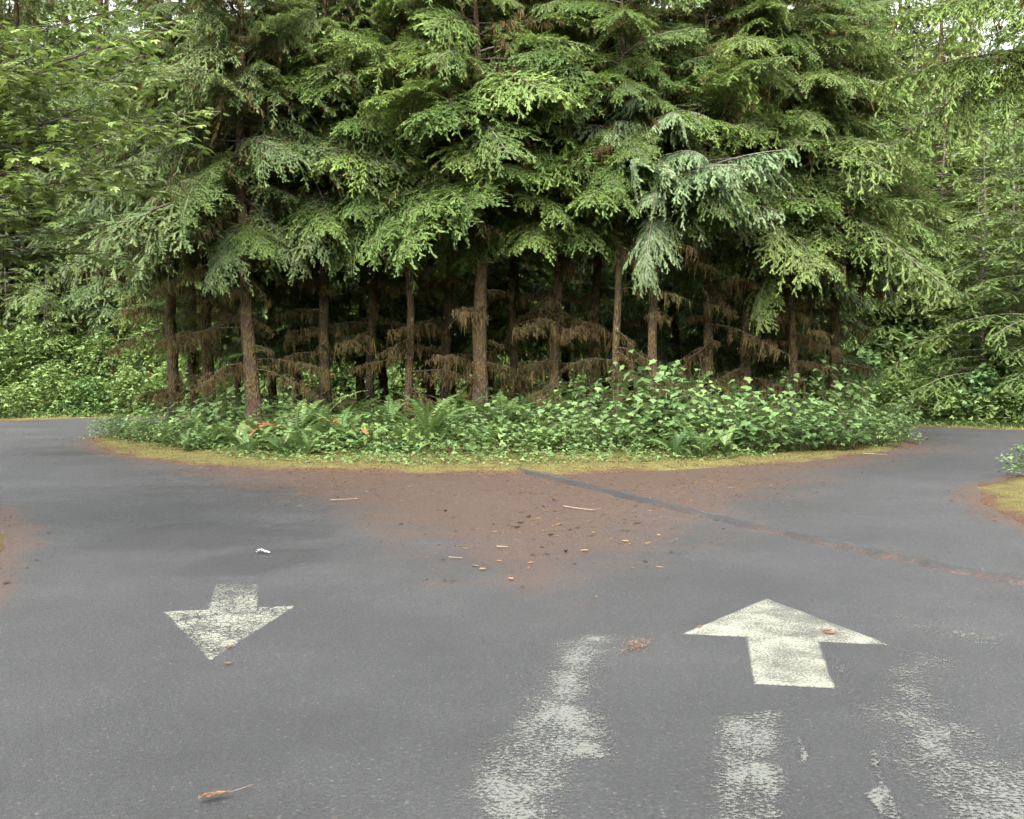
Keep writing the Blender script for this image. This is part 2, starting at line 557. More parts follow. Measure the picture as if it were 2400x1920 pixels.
# --- asphalt
BROWN = np.array([ground_pt(*p) for p in [(215, 1035), (330, 1086), (520, 1130), (700, 1180), (900, 1262), (1060, 1330), (1240, 1400), (1400, 1350), (1560, 1290), (1700, 1215),
                                          (1830, 1160), (1960, 1110), (2090, 1075), (2250, 1058), (2180, 1022)]] + [(8, 34), (-8, 36)])
DAMP = [((430, 1262), 0.85, 0.55, 0.9), ((560, 1250), 0.8, 0.5, 0.8), ((600, 1318), 0.75, 0.40, 0.95), ((720, 1325), 0.5, 0.25, 0.6), ((450, 1148), 2.0, 0.55, 0.7), ((160, 1062), 1.1, 0.5, 0.9),
        ((330, 1175), 1.8, 0.3, 0.55), ((640, 1205), 1.3, 0.35, 0.5), ((300, 1115), 2.6, 0.35, 0.5), ((560, 1160), 1.4, 0.3, 0.5), ((120, 1025), 2.2, 0.4, 0.4)]


def road_masks(P):
    b = sdf(P, BROWN)
    st = np.clip((b + 1.3) / 2.9, 0, 1)
    di_, do_ = sdf(P, ISLs), -sdf(P, OUTs)
    st = np.maximum(st, 0.95 * np.clip(1 + di_ / 0.9, 0, 1))
    w = np.where((P[:, 0] < 0) & (P[:, 1] < 18), 0.6, 0.55)
    st = np.maximum(st, 1.0 * np.clip(1 + do_ / w, 0, 1))
    da = np.zeros(len(P))
    Q = P + 0.35 * np.stack([vnoise(P, 0.9, 6), vnoise(P, 0.9, 7)], 1)
    for (px, sx, sy, a) in DAMP:
        c = np.array(ground_pt(*px))
        e = ((Q[:, 0] - c[0]) / sx) ** 2 + ((Q[:, 1] - c[1]) / (sy * 1.6)) ** 2
        da = np.maximum(da, a * np.clip(1.7 - e, 0, 1))
    return st, da


ax_ = axis([(-40, -22, 1), (-22, -8, 0.3), (-8, 8, 0.15), (8, 20, 0.3), (20, 46, 1)])
ay_ = axis([(-30, 2, 2), (2, 22, 0.15), (22, 47, 0.3)])
P2, T2 = grid_mesh(ax_, ay_)
st, da = road_masks(P2)
rz_ = np.zeros(len(P2))
road = link('road', make_mesh('road', np.column_stack([P2, rz_]), T2, [M_ASPH], None, {'stain': st, 'damp_shade': da}, True))
tag(road, 'worn grey asphalt road splitting around the wooded island', None, None, 'structure')


# ------------------------------------------------------------------ painted markings and the asphalt seam
def paint_material(name, col, keep, scale, crack=0.0, soft=0.10, streak=1.0, edge=0.0):
    m, nt, N, L, P, O = new_mat(name)
    tc = N.new('ShaderNodeTexCoord')
    mp = N.new('ShaderNodeMapping'); mp.inputs['Scale'].default_value = (1, streak, 1)
    L.new(tc.outputs['Object'], mp.inputs['Vector'])
    n1 = noise(N, L, mp.outputs[0], scale, 4, 0.7)
    n2 = noise(N, L, tc.outputs['Object'], 3.2, 3, 0.6)
    at = N.new('ShaderNodeAttribute'); at.attribute_name = 'wear'
    v = math_node(N, L, 'ADD', math_node(N, L, 'MULTIPLY', n1.outputs['Fac'], 0.62), math_node(N, L, 'MULTIPLY', n2.outputs['Fac'], 0.38))
    v = math_node(N, L, 'SUBTRACT', v, math_node(N, L, 'MULTIPLY', at.outputs['Fac'], 0.34))
    if crack:
        vo = N.new('ShaderNodeTexVoronoi'); vo.feature = 'DISTANCE_TO_EDGE'; vo.inputs['Scale'].default_value = 15
        L.new(tc.outputs['Object'], vo.inputs['Vector'])
        cr = ramp(N, [(0.0, (1, 1, 1)), (0.09, (0, 0, 0))]); L.new(vo.outputs['Distance'], cr.inputs[0])
        v = math_node(N, L, 'SUBTRACT', v, math_node(N, L, 'MULTIPLY', cr.outputs[0], crack))
    a = ramp(N, [(keep - soft, (0, 0, 0)), (keep + soft, (1, 1, 1))]); L.new(v, a.inputs[0])
    nc = noise(N, L, tc.outputs['Object'], 60, 3)
    cc = ramp(N, [(0.3, tuple(x * 0.82 for x in col)), (0.7, col)]); L.new(nc.outputs['Fac'], cc.inputs[0])
    L.new(cc.outputs[0], P.inputs['Base Color'])
    P.inputs['Roughness'].default_value = 0.7
    tr = N.new('ShaderNodeBsdfTransparent')
    mx = N.new('ShaderNodeMixShader')
    L.new(a.outputs[0], mx.inputs[0]); L.new(tr.outputs[0], mx.inputs[1]); L.new(P.outputs[0], mx.inputs[2])
    L.new(mx.outputs[0], O.inputs['Surface'])
    return m


M_PAINT = paint_material('white_road_paint', (0.165, 0.17, 0.138), 0.455, 75, 0.0, 0.08)
M_PAINTC = paint_material('cracked_road_paint', (0.165, 0.17, 0.138), 0.47, 75, 0.14, 0.07)
M_GHOST = paint_material('worn_road_paint', (0.085, 0.089, 0.080), 0.490, 52, 0.0, 0.05, 1.0)


LEVEL = [0.0012]


def marking(name, px, mat, label, wear_fn=None, step=0.05, grow=0.0):
    """a flat sheet cut to the outline given in photograph pixels, laid on the road"""
    LEVEL[0] += 0.0006
    z = LEVEL[0]
    poly = np.array([ground_pt(*p) for p in px])
    lo, hi = poly.min(0) - grow - 0.02, poly.max(0) + grow + 0.02
    if wear_fn is None:
        c = poly
        z_ = np.full((len(c), 1), z)
        import mathutils
        tri = mathutils.geometry.tessellate_polygon([[Vector((*p, 0)) for p in c]])
        V, T = np.column_stack([c, z_]), np.array([t for t in tri])
        wear = np.zeros(len(V))
        # outline is left crisp; the worn spots come from the paint itself
        n = np.cross(V[T[:, 1]] - V[T[:, 0]], V[T[:, 2]] - V[T[:, 0]])[:, 2]
        T[n < 0] = T[n < 0][:, ::-1]
    else:
        xs, ys = np.arange(lo[0], hi[0] + step, step), np.arange(lo[1], hi[1] + step, step)
        P, T = grid_mesh(xs, ys)
        d = sdf(P, poly)
        wear = wear_fn(P, d)
        keep = (wear[T] < 1.25).any(1)
        T = T[keep]
        V = np.column_stack([P, np.full(len(P), z)])
        used = np.unique(T)
        re = np.full(len(V), -1); re[used] = np.arange(len(used))
        V, wear, T = V[used], wear[used], re[T]
    ctr = V[:, :2].mean(0)
    V = V - np.array([*ctr, 0])
    o = link(name, make_mesh(name, V, T, [mat], None, {'wear': wear}))
    o.location = (*ctr, 0)
    return tag(o, label, 'road marking')


def fade(soft=0.18, base=0.0):
    return lambda P, d: np.clip(base + 0.5 - (d + 0.16 * soft) / soft, base, 1.3)


marking('painted_arrow', [(505, 1370), (607, 1370), (603, 1424), (692, 1421), (493, 1548), (383, 1434), (487, 1430)], M_PAINTC,
        'cracked white arrow on the asphalt pointing towards the viewer', lambda P, d: np.clip(0.5 - (d + 0.012) / 0.035, 0, 1.3) + 0.20 * np.clip((P[:, 1] - 7.62) / 0.65, 0, 1), step=0.014)
marking('painted_arrow', [(1797, 1404), (2088, 1513), (1917, 1505), (1955, 1614), (1771, 1604), (1750, 1494), (1602, 1487)], M_PAINT,
        'crisp white arrow on the asphalt pointing away towards the right lane', lambda P, d: np.clip(0.5 - (d + 0.012) / 0.03, 0, 1.3) + 0.12 * np.clip((P[:, 0] - 1.55) / 0.3, 0, 1), step=0.014)
marking('faded_arrow', [(1300, 1505), (1380, 1478), (1455, 1490), (1440, 1545), (1405, 1600), (1400, 1660), (1455, 1720), (1470, 1760), (1430, 1790), (1360, 1800), (1325, 1850), (1330, 1990), (1050, 1990), (1085, 1830),
                        (1130, 1760), (1200, 1680), (1270, 1580)], M_GHOST, 'ghost of a worn white arrow between the two fresh arrows', fade(0.42, -0.05))
marking('faded_arrow', [(1690, 1676), (1800, 1660), (1848, 1672), (1846, 1760), (1860, 1990), (1640, 1990), (1665, 1850), (1655, 1720)], M_GHOST,
        'worn white stem of an old arrow below the crisp white arrow', fade(0.22))
marking('faded_paint_patch', [(2060, 1660), (2120, 1530), (2200, 1540), (2190, 1640), (2300, 1750), (2520, 1850), (2520, 1990), (2290, 1990), (2170, 1860), (2080, 1740)], M_GHOST,
        'broad patch of scuffed white paint at the lower right road edge', fade(0.7, -0.10))
marking('faded_paint_patch', [(1030, 1490), (1110, 1470), (1200, 1500), (1240, 1560), (1180, 1620), (1140, 1560), (1070, 1520)], M_GHOST,
        'thin scuffs of white paint left of the ghost arrow', fade(0.6, 0.20))
marking('faded_paint_patch', [(1980, 1420), (2150, 1425), (2300, 1470), (2420, 1500), (2430, 1560), (2250, 1520), (2080, 1480)], M_GHOST,
        'thin white scuffs on the asphalt right of the crisp arrow head', fade(0.6, 0.22))
marking('faded_paint_line', [(1866, 1735), (1884, 1730), (1894, 1780), (1890, 1800), (1878, 1795)], M_GHOST,
        'short pale paint streak beside the worn arrow stem', fade(0.03), step=0.012)
marking('faded_paint_line', [(2032, 1762), (2056, 1758), (2075, 1840), (2130, 1940), (2080, 1940), (2020, 1860), (2056, 1845)], M_GHOST,
        'narrow curved paint streak between worn stem and scuffed patch', fade(0.05), step=0.015)
marking('faded_paint_line', [(1940, 1540), (1962, 1538), (1990, 1600), (1972, 1604)], M_GHOST,
        'faint paint streak touching the foot of the crisp arrow', fade(0.05, 0.25), step=0.015)

marking('faded_paint_line', [(1948, 1545), (1962, 1545), (2010, 1660), (2070, 1770), (2140, 1930), (2124, 1930), (2055, 1775), (1996, 1662)], M_GHOST,
        'long faint paint line running down from the foot of the crisp arrow', fade(0.05, 0.22), step=0.015)

# seam: a low ridge of old asphalt crossing the right lane
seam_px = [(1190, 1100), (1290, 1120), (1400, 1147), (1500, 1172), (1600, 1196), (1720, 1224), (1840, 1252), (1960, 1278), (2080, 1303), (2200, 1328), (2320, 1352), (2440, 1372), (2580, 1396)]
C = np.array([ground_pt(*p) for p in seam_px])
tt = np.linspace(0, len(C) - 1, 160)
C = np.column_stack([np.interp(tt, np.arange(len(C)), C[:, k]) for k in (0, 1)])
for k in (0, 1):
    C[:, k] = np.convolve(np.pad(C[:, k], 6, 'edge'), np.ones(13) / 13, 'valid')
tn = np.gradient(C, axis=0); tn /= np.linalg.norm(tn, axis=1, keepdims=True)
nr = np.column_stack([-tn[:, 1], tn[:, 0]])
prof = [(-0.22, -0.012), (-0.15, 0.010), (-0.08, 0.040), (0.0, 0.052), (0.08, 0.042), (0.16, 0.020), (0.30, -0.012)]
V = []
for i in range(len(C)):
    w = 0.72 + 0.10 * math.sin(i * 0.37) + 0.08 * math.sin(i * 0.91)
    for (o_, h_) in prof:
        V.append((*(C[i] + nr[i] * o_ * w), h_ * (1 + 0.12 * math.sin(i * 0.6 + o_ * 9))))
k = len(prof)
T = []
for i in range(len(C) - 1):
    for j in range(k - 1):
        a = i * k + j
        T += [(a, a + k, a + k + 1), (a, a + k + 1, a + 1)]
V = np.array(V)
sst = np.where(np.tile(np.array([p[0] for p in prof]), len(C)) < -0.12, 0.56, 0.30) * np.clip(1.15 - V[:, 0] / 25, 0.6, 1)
seam = link('asphalt_ridge', make_mesh('asphalt_ridge', V, np.array(T)[:, ::-1] if False else np.array(T), [M_ASPH], None, {'stain': sst, 'damp_shade': np.where(np.tile(np.array([p[0] for p in prof]), len(C)) < -0.05, 0.95, 0.25)}, True))  # lower flank darkened: shade and moisture painted into the colour through this mask
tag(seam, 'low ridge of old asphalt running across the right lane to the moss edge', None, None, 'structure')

# ------------------------------------------------------------------ leaf and twig templates
def sprig_template(n=8, taper=True):
    """needles along a twig: x 0..1, needle reach y +-1"""
    V, T = [], []
    for i in range(n):
        x = (i + 0.3) / n
        w = 1.0 if not taper else (0.55 + 0.45 * math.sin(math.pi * min(1, x * 0.9 + 0.12)))
        dl = 0.60 / n
        for sgn in (-1, 1):
            b = len(V)
            zz = 0.12 * math.sin(i * 2.3 + sgn)
            V += [(x - dl, 0, 0), (x + dl, 0, 0), (x + 0.9 / n, sgn * w, zz)]
            T.append((b, b + 1, b + 2) if sgn > 0 else (b, b + 2, b + 1))
    b = len(V)
    V += [(0.9, 0.35, 0), (0.9, -0.35, 0), (1.12, 0, -0.05)]
    T.append((b, b + 1, b + 2))
    V = np.array(V, float)
    V[:, 2] -= 0.10 * V[:, 0] ** 2
    return V, np.array(T)


SPRIG = sprig_template(8)
SPRIG_LO = sprig_template(4)
SPRIG_MID, SPRIG_TINY = sprig_template(5), sprig_template(3)


def lobed_leaf(lobes, deep=0.58, fold=0.12, cup=0.12):
    """palmate leaf, petiole at the origin, tip near x = 1; lobes = [(angle deg, reach)] from one side to the other, valleys between"""
    pts = [(0.0, 0.0)]
    cx = 0.22
    for i, (a, r) in enumerate(lobes):
        t = math.radians(a)
        if i:
            tm = math.radians((a + lobes[i - 1][0]) / 2)
            rm = min(r, lobes[i - 1][1]) * deep
            pts.append((cx + rm * math.cos(tm), rm * math.sin(tm)))
        da = 0.16
        pts.append((cx + r * 0.80 * math.cos(t - da), r * 0.80 * math.sin(t - da)))
        pts.append((cx + r * math.cos(t), r * math.sin(t)))
        pts.append((cx + r * 0.80 * math.cos(t + da), r * 0.80 * math.sin(t + da)))
    V = np.array([(cx, 0, 0)] + [(x, y, 0) for x, y in pts], float)
    V[:, 2] = fold * np.abs(V[:, 1]) - cup * (V[:, 0] ** 2 + V[:, 1] ** 2)
    n = len(pts)
    T = np.array([(0, 1 + i, 1 + (i + 1) % n) for i in range(n)])
    return V, T


THIMBLE = lobed_leaf([(-125, 0.42), (-62, 0.62), (0, 0.80), (62, 0.62), (125, 0.42)], 0.76)
MAPLE = lobed_leaf([(-130, 0.40), (-85, 0.56), (-42, 0.72), (0, 0.80), (42, 0.72), (85, 0.56), (130, 0.40)], fold=0.05, cup=0.18)


def leaflet():
    V = np.array([(0, 0, 0), (0.35, 0.26, 0.05), (0.7, 0.20, 0.03), (1.0, 0, -0.08), (0.7, -0.20, 0.03), (0.35, -0.26, 0.05)], float)
    return V, np.array([(0, 3, 1), (1, 3, 2), (0, 4, 3), (0, 5, 4)])


def trifoliate():
    lv, lt = leaflet()
    V, T = [], []
    for a, s in ((0, 1.0), (75, 0.72), (-75, 0.72)):
        v = rotz(lv * s, math.radians(a)) + np.array([0.18, 0, 0])
        T.append(lt + len(V) * len(lv)); V.append(v)
    return np.concatenate(V) * 0.85, np.concatenate(T)


LEAFLET, TRIFOL = leaflet(), trifoliate()


def frames(n, r, tilt=0.35):
    """random horizontal-ish leaf directions and up hints"""
    a = r.uniform(0, 2 * np.pi, n)
    X = np.stack([np.cos(a), np.sin(a), r.normal(-0.15, tilt * 0.7, n)], 1)
    Z = np.stack([r.normal(0, tilt, n), r.normal(0, tilt, n), np.ones(n)], 1)
    return X, Z


# ------------------------------------------------------------------ conifer boughs
def bough(geo, r, L, base=np.zeros(3), az=0.0, pitch=0.0, rise=0.15, drop=0.30, lat_sp=0.043, lat_ang=58, lat_len=0.36, lat_droop=0.30,
          sub_sp=0.030, sub_len=0.34, needle=0.017, tpl=SPRIG_MID, wood=1, leaf=0, start=0.14, bare=0.0, age0=0.0, hang=0.0, lat_min=0.07, rad=0.012, moss=0.0, moss_mi=2, tert=4):
    s = np.linspace(0, 1, 12)
    wob = 0.05 * L * np.sin(s * 3.1 + r.uniform(0, 6)) * s
    main = np.stack([L * s, wob, L * (rise * s - drop * s * s)], 1)

    def place(P):
        c, sn = math.cos(pitch), math.sin(pitch)
        P = np.array(P, float)
        x, zz = P[..., 0].copy(), P[..., 2].copy()
        P[..., 0] = c * x - sn * zz
        P[..., 2] = sn * x + c * zz
        return rotz(P, az)
    geo.tube(place(main) + base, rad * L ** 0.6 * (1 - 0.85 * s) + 0.0015, 4, wood)
    n = int(L * (1 - start) / lat_sp)
    for i in range(n):
        t = start + (1 - start) * (i + r.uniform(0.2, 0.8)) / n
        side = 1 if i % 2 else -1
        p0 = np.array([np.interp(t, s, main[:, k]) for k in range(3)])
        tg = np.array([1, 0, rise - 2 * drop * t]); tg /= np.linalg.norm(tg)
        prof = min(1.0, 0.45 + 1.6 * (t - start)) * (1.0 - t) ** 0.75
        ll = (L * lat_len * 1.45 * prof + lat_min) * r.uniform(0.45, 1.3)
        ang = math.radians(lat_ang * (1 - 0.35 * t) + r.normal(0, 7))
        dr = rotz(tg, side * ang)
        dr[2] += r.normal(0.02, 0.13)
        dr[2] -= hang
        dr /= np.linalg.norm(dr)
        m = max(3, int(ll / sub_sp))
        u = (np.arange(m) + r.uniform(0.2, 0.8, m)) / m
        ld = lat_droop * (1 + hang) * r.uniform(0.4, 1.6)
        P = p0 + dr * (ll * u)[:, None]
        P[:, 2] -= ld * ll * u * u
        q = np.linspace(0, 1, 4)
        Q = p0 + dr * (ll * q)[:, None]; Q[:, 2] -= ld * ll * q * q
        geo.tube(place(Q) + base, 0.0045 * (1 - 0.8 * q) * (0.5 + ll), 3, wood, cap=False)
        inner = max(0.0, 1 - t / 0.5)
        if moss and r.random() < moss + inner * 1.2:
            k = max(2, int(ll / (0.07 - 0.035 * inner)))
            uu = r.uniform(0, 1, k)
            MP = p0 + dr * (ll * uu)[:, None]; MP[:, 2] -= ld * ll * uu * uu
            add_moss(geo, r, place(MP) + base, 0.05, 0.22 + 0.15 * inner, moss_mi)
        if moss and r.random() < bare + 0.75 * inner:
            continue
        sd = np.where(np.arange(m) % 2 == 0, 1, -1)
        a2 = sd * np.radians(r.normal(48, 17, m))
        X = rotz_many(dr, a2)
        X[:, 2] += -2 * ld * u * 0.55 + r.normal(0, 0.17, m) - hang * 0.6
        sl = (sub_len * ll * (1 - u) ** 0.7 * 1.3 + 0.045) * r.uniform(0.4, 1.5, m)
        # the lateral's own leader carries needles as well
        k2 = max(2, int(ll / 0.09))
        u2 = np.arange(k2) / k2
        P3 = p0 + dr * (ll * u2)[:, None]; P3[:, 2] -= ld * ll * u2 * u2
        X3 = np.tile(dr, (k2, 1)); X3[:, 2] -= 2 * ld * u2
        PP = np.concatenate([P, P3]); XX = np.concatenate([X, X3])
        SL = np.concatenate([sl, np.full(k2, 1.25 * ll / k2)])
        nn = len(PP)
        Z = np.stack([r.normal(0, 0.38, nn), r.normal(0, 0.38, nn), np.ones(nn)], 1)
        S = np.stack([SL, np.full(nn, needle) * r.uniform(0.8, 1.2, nn), np.full(nn, 0.02)], 1)
        nw = np.clip(np.concatenate([u, u2]) * 0.75 + 0.35 * t - 0.15 + r.normal(0, 0.16, nn) + age0, 0, 1)
        tip = tpl[0][:, 0].clip(0, 1)
        age = np.clip(nw[:, None] * (0.35 + 0.75 * tip[None]), 0, 1)
        geo.add_inst(tpl[0], tpl[1], place(PP) + base, place(XX), place(Z), S, leaf, age, r.uniform(0, 1, nn))
        if tert:
            Xn = X / np.linalg.norm(X, axis=1, keepdims=True)
            for q3 in range(tert):
                f3 = 0.15 + 0.75 * (q3 + r.uniform(0, 1, m)) / tert
                P4 = P + Xn * (sl * f3)[:, None]
                a3 = (1 if q3 % 2 else -1) * np.radians(r.normal(46, 12, m))
                c3, s3 = np.cos(a3), np.sin(a3)
                X4 = np.stack([c3 * Xn[:, 0] - s3 * Xn[:, 1], s3 * Xn[:, 0] + c3 * Xn[:, 1], Xn[:, 2] - 0.15 + r.normal(0, 0.2, m)], 1)
                L4 = np.clip(sl * 0.5 * (1.15 - f3), 0.03, 0.11) * r.uniform(0.7, 1.3, m)
                Z4 = np.stack([r.normal(0, 0.35, m), r.normal(0, 0.35, m), np.ones(m)], 1)
                n4 = np.clip(nw[:m] + 0.12, 0, 1)
                geo.add_inst(SPRIG_TINY[0], SPRIG_TINY[1], place(P4) + base, place(X4), place(Z4), np.stack([L4, np.full(m, needle * 0.9), np.full(m, 0.02)], 1), leaf,
                             np.clip(n4[:, None] * (0.4 + 0.7 * SPRIG_TINY[0][:, 0].clip(0, 1)[None]), 0, 1), r.uniform(0, 1, m))


def rotz_many(v, a):
    c, sn = np.cos(a), np.sin(a)
    return np.stack([c * v[0] - sn * v[1], sn * v[0] + c * v[1], np.full(len(a), v[2])], 1)


def add_moss(geo, r, P, lo, hi, mi):
    """hanging strands: narrow tapering ribbons, three per point, turned against each other"""
    n = len(P)
    for _ in range(4):
        h = r.uniform(lo, hi, n) * r.uniform(0.4, 1.0, n)
        a = r.uniform(0, np.pi, n)
        w = 0.006 + 0.028 * h * r.uniform(0.5, 1.3, n)
        d = np.stack([np.cos(a), np.sin(a), np.zeros(n)], 1)
        off = r.normal(0, 0.014, (n, 3))
        B = P + off
        sw = r.normal(0, 0.03, (n, 3)); sw[:, 2] = 0
        V = np.stack([B - d * w[:, None], B + d * w[:, None],
                      B - d * (0.55 * w)[:, None] + sw * 0.6 - np.array([0, 0, 1]) * (0.6 * h)[:, None],
                      B + d * (0.45 * w)[:, None] + sw * 0.6 - np.array([0, 0, 1]) * (0.55 * h)[:, None],
                      B + sw - np.array([0, 0, 1]) * h[:, None]], 1)
        T = np.array([(0, 1, 3), (0, 3, 2), (2, 3, 4)])
        TT = T[None] + (np.arange(n) * 5)[:, None, None]
        geo.add(V.reshape(-1, 3), TT.reshape(-1, 3), mi, np.tile([0.35, 0.35, 0.6, 0.6, 0.9], n), np.repeat(r.uniform(0, 1, n), 5))


def bough_set(kind, n, mats, Ls, seed, **kw):
    out = []
    for i in range(n):
        r = np.random.default_rng(seed + i)
        ge = Geo()
        L = Ls[i % len(Ls)]
        k2 = dict(kw)
        k2['drop'] = kw.get('drop', 0.3) * r.uniform(0.75, 1.25)
        bough(ge, r, L, **k2)
        out.append((L, ge.mesh(kind, mats)))
    return out


B_HEM = bough_set('hemlock_branch', 5, [M_HEM, M_WOOD, M_MOSS], (2.4, 3.0, 1.8), 100, drop=0.32, rise=0.10, lat_len=0.36, lat_droop=0.42, moss=0.15, sub_sp=0.042, sub_len=0.26)
B_HEML = bough_set('pale_hemlock_branch', 4, [M_HEML, M_GREYW, M_MOSS], (2.4, 3.0, 1.8), 200, drop=0.34, rise=0.16, lat_len=0.32, lat_droop=0.5, sub_sp=0.042, sub_len=0.27, needle=0.016, moss=0.12)
B_SPR = bough_set('spruce_branch', 4, [M_SPR, M_WOOD, M_MOSS], (2.4, 3.0, 1.8), 300, drop=0.36, rise=0.12, lat_len=0.32, lat_droop=0.55, hang=0.05, sub_sp=0.042, sub_len=0.25, needle=0.018, moss=0.30, bare=0.06)
B_SIL = bough_set('silver_branch', 4, [M_SIL, M_GREYW, M_MOSS], (1.8, 2.4, 1.4), 400, drop=0.42, rise=0.25, lat_len=0.26, lat_droop=0.55, hang=0.36, sub_sp=0.026, sub_len=0.26, needle=0.017, lat_sp=0.045, tert=2)
B_FINE = bough_set('fine_hemlock_branch', 2, [M_HEM, M_WOOD, M_MOSS], (3.4, 2.7), 600, drop=0.30, rise=0.12, lat_len=0.27, lat_droop=0.6, sub_len=0.25, needle=0.013, sub_sp=0.036, moss=0.12, hang=0.1)


def dead_bough(seed, L):
    r = np.random.default_rng(seed)
    gw, gm = Geo(), Geo()
    s = np.linspace(0, 1, 9)
    up = r.uniform(-0.05, 0.25)
    main = np.stack([L * s, 0.06 * L * np.sin(s * 4 + seed), L * (up * s - 0.22 * s * s) + 0.02 * np.sin(s * 9 + seed)], 1)
    gw.tube(main, 0.016 * (1 - 0.75 * s), 5, 0)
    MP = [main[1:][r.integers(0, 8, int(L * 26))] + r.normal(0, 0.02, (int(L * 26), 3))]
    for i in range(int(L * 12)):
        t = r.uniform(0.12, 1.0)
        p0 = np.array([np.interp(t, s, main[:, k]) for k in range(3)])
        ll = r.uniform(0.12, 0.5) * (1.1 - 0.6 * t) * L
        d = rotz(np.array([1, 0, r.normal(-0.05, 0.2)]), r.choice([-1, 1]) * math.radians(r.uniform(30, 70)))
        q = np.linspace(0, 1, 4)
        Q = p0 + d * (ll * q)[:, None]; Q[:, 2] -= 0.35 * ll * q * q
        gw.tube(Q, 0.006 * (1 - 0.8 * q), 3, 0, cap=False)
        k = max(3, int(ll * 15))
        u = r.uniform(0, 1, k)
        M_ = p0 + d * (ll * u)[:, None]; M_[:, 2] -= 0.35 * ll * u * u
        MP.append(M_)
    MP = np.concatenate(MP)
    big = r.random(len(MP)) < 0.09
    add_moss(gm, r, MP[~big], 0.05, 0.22, 0)
    add_moss(gm, r, MP[big], 0.20, 0.55, 0)
    return gw.mesh('dead_branch', [M_WOOD]), gm.mesh('hanging_moss', [M_MOSS])


DEAD = [dead_bough(700 + i, (1.0, 1.4, 0.8, 1.7)[i % 4]) for i in range(6)]


def trunk_mesh(h, r0, seed, lean=(0, 0), mat=M_BARK, sides=12, flare=0.6):
    r = np.random.default_rng(seed)
    zs = np.concatenate([[-0.35, 0.0, 0.12, 0.3], np.arange(0.6, min(h, 10), 0.3), np.arange(max(10, 0.6), h, 1.0), [h]]) if h > 10 else np.concatenate([[-0.35, 0, 0.12, 0.3], np.arange(0.6, h, 0.3), [h]])
    ph = r.uniform(0, 6, 4)
    wx = 0.06 * np.sin(zs * 0.55 + ph[0]) + 0.025 * np.sin(zs * 1.7 + ph[3]) + lean[0] * zs
    wy = 0.05 * np.sin(zs * 0.48 + ph[1]) + lean[1] * zs
    wx -= wx[1]; wy -= wy[1]
    rad = r0 * (1 - 0.82 * np.clip(zs / h, 0, 1)) * (1 + flare * np.exp(-np.clip(zs, 0, 9) / 0.25))
    a = np.linspace(0, 2 * np.pi, sides, endpoint=False)
    rr = rad[:, None] * (1 + 0.06 * np.sin(3 * a[None] + zs[:, None] * 0.8 + ph[2]) + r.normal(0, 0.06, (len(zs), sides)))
    ge = Geo()
    pts = np.stack([wx, wy, zs], 1)
    ge.tube(pts, rr, sides, 0)
    return ge.mesh('trunk', [mat], True), pts


def trunk_at(pts, zz):
    return Vector([float(np.interp(zz, pts[:, 2], pts[:, k])) for k in range(3)])


def put_branch(parent, pts, name, bset, zz, az, L, pitch, r, roll=0.0, idx=None):
    i = int(r.integers(0, len(bset))) if idx is None else idx
    L0, me = bset[i]
    m = Matrix.Translation(trunk_at(pts, zz)) @ Matrix.Rotation(az, 4, 'Z') @ Matrix.Rotation(-pitch, 4, 'Y') @ Matrix.Rotation(roll, 4, 'X') @ Matrix.Scale(L / L0, 4)
    return link(name, me, parent, m)


def put_dead(parent, pts, zz, az, scale, r):
    gw, gm = DEAD[int(r.integers(0, len(DEAD)))]
    m = Matrix.Translation(trunk_at(pts, zz)) @ Matrix.Rotation(az, 4, 'Z') @ Matrix.Rotation(r.normal(0.1, 0.15), 4, 'Y') @ Matrix.Scale(scale, 4)
    b = link('dead_branch', gw, parent, m)
    tag(link('hanging_moss', gm, b), None, None, None, 'stuff')
    return b


def conifer(name, label, x, y, h, r0, zb, Lmax, bset, seed, lean=(0, 0), mat=M_BARK, dz=0.15, dz_top=0.45, per=2, dead=(1.2, 10), flat=0.0, group=None, split=10.5, extra=(), prof_pow=0.42, skip=None):
    r = np.random.default_rng(seed)
    e = thing(name, label, 'tree', (x, y, gz(x, y) - 0.02), group)
    me, pts = trunk_mesh(h, r0, seed, lean, mat)
    link('trunk', me, e)
    zz = zb
    az = r.uniform(0, 6.28)
    while zz < h - 0.3:
        f = (zz - zb) / (h - zb)
        for k in range(per):
            az += 2.4 + r.normal(0, 0.4)
            L = Lmax * ((1 - f) ** prof_pow) * (r.uniform(0.45, 1.12) if r.random() < 0.8 else r.uniform(1.0, 1.3))
            if f < 0.06:
                L *= 0.8
            pitch = math.radians(-10 + 30 * f + r.normal(0, 12)) + flat
            if skip and skip(zz, az % 6.283):
                continue
            bs = bset if r.random() < 0.82 or bset is B_SIL or bset is B_FINE else (B_HEML if bset is not B_HEML else B_HEM)
            put_branch(e, pts, 'branch', bs, zz + r.uniform(-0.15, 0.15), az, max(0.35, L), pitch, r, r.normal(0, 0.33))
        zz += (dz if zz < split else dz_top) * r.uniform(0.8, 1.2)
    lo, nd = dead
    for k in range(int(nd * 1.5)):
        put_dead(e, pts, r.uniform(lo, zb + 0.8), r.uniform(0, 6.28) if k % 3 == 0 else r.choice([-0.5, -2.6, -1.6]) + r.normal(0, 0.5), r.uniform(0.6, 1.2), r)
    for (bs, zz, azd, L, pd, roll) in extra:
        put_branch(e, pts, 'branch', bs, zz, math.radians(azd), L, math.radians(pd), r, math.radians(roll))
    return e


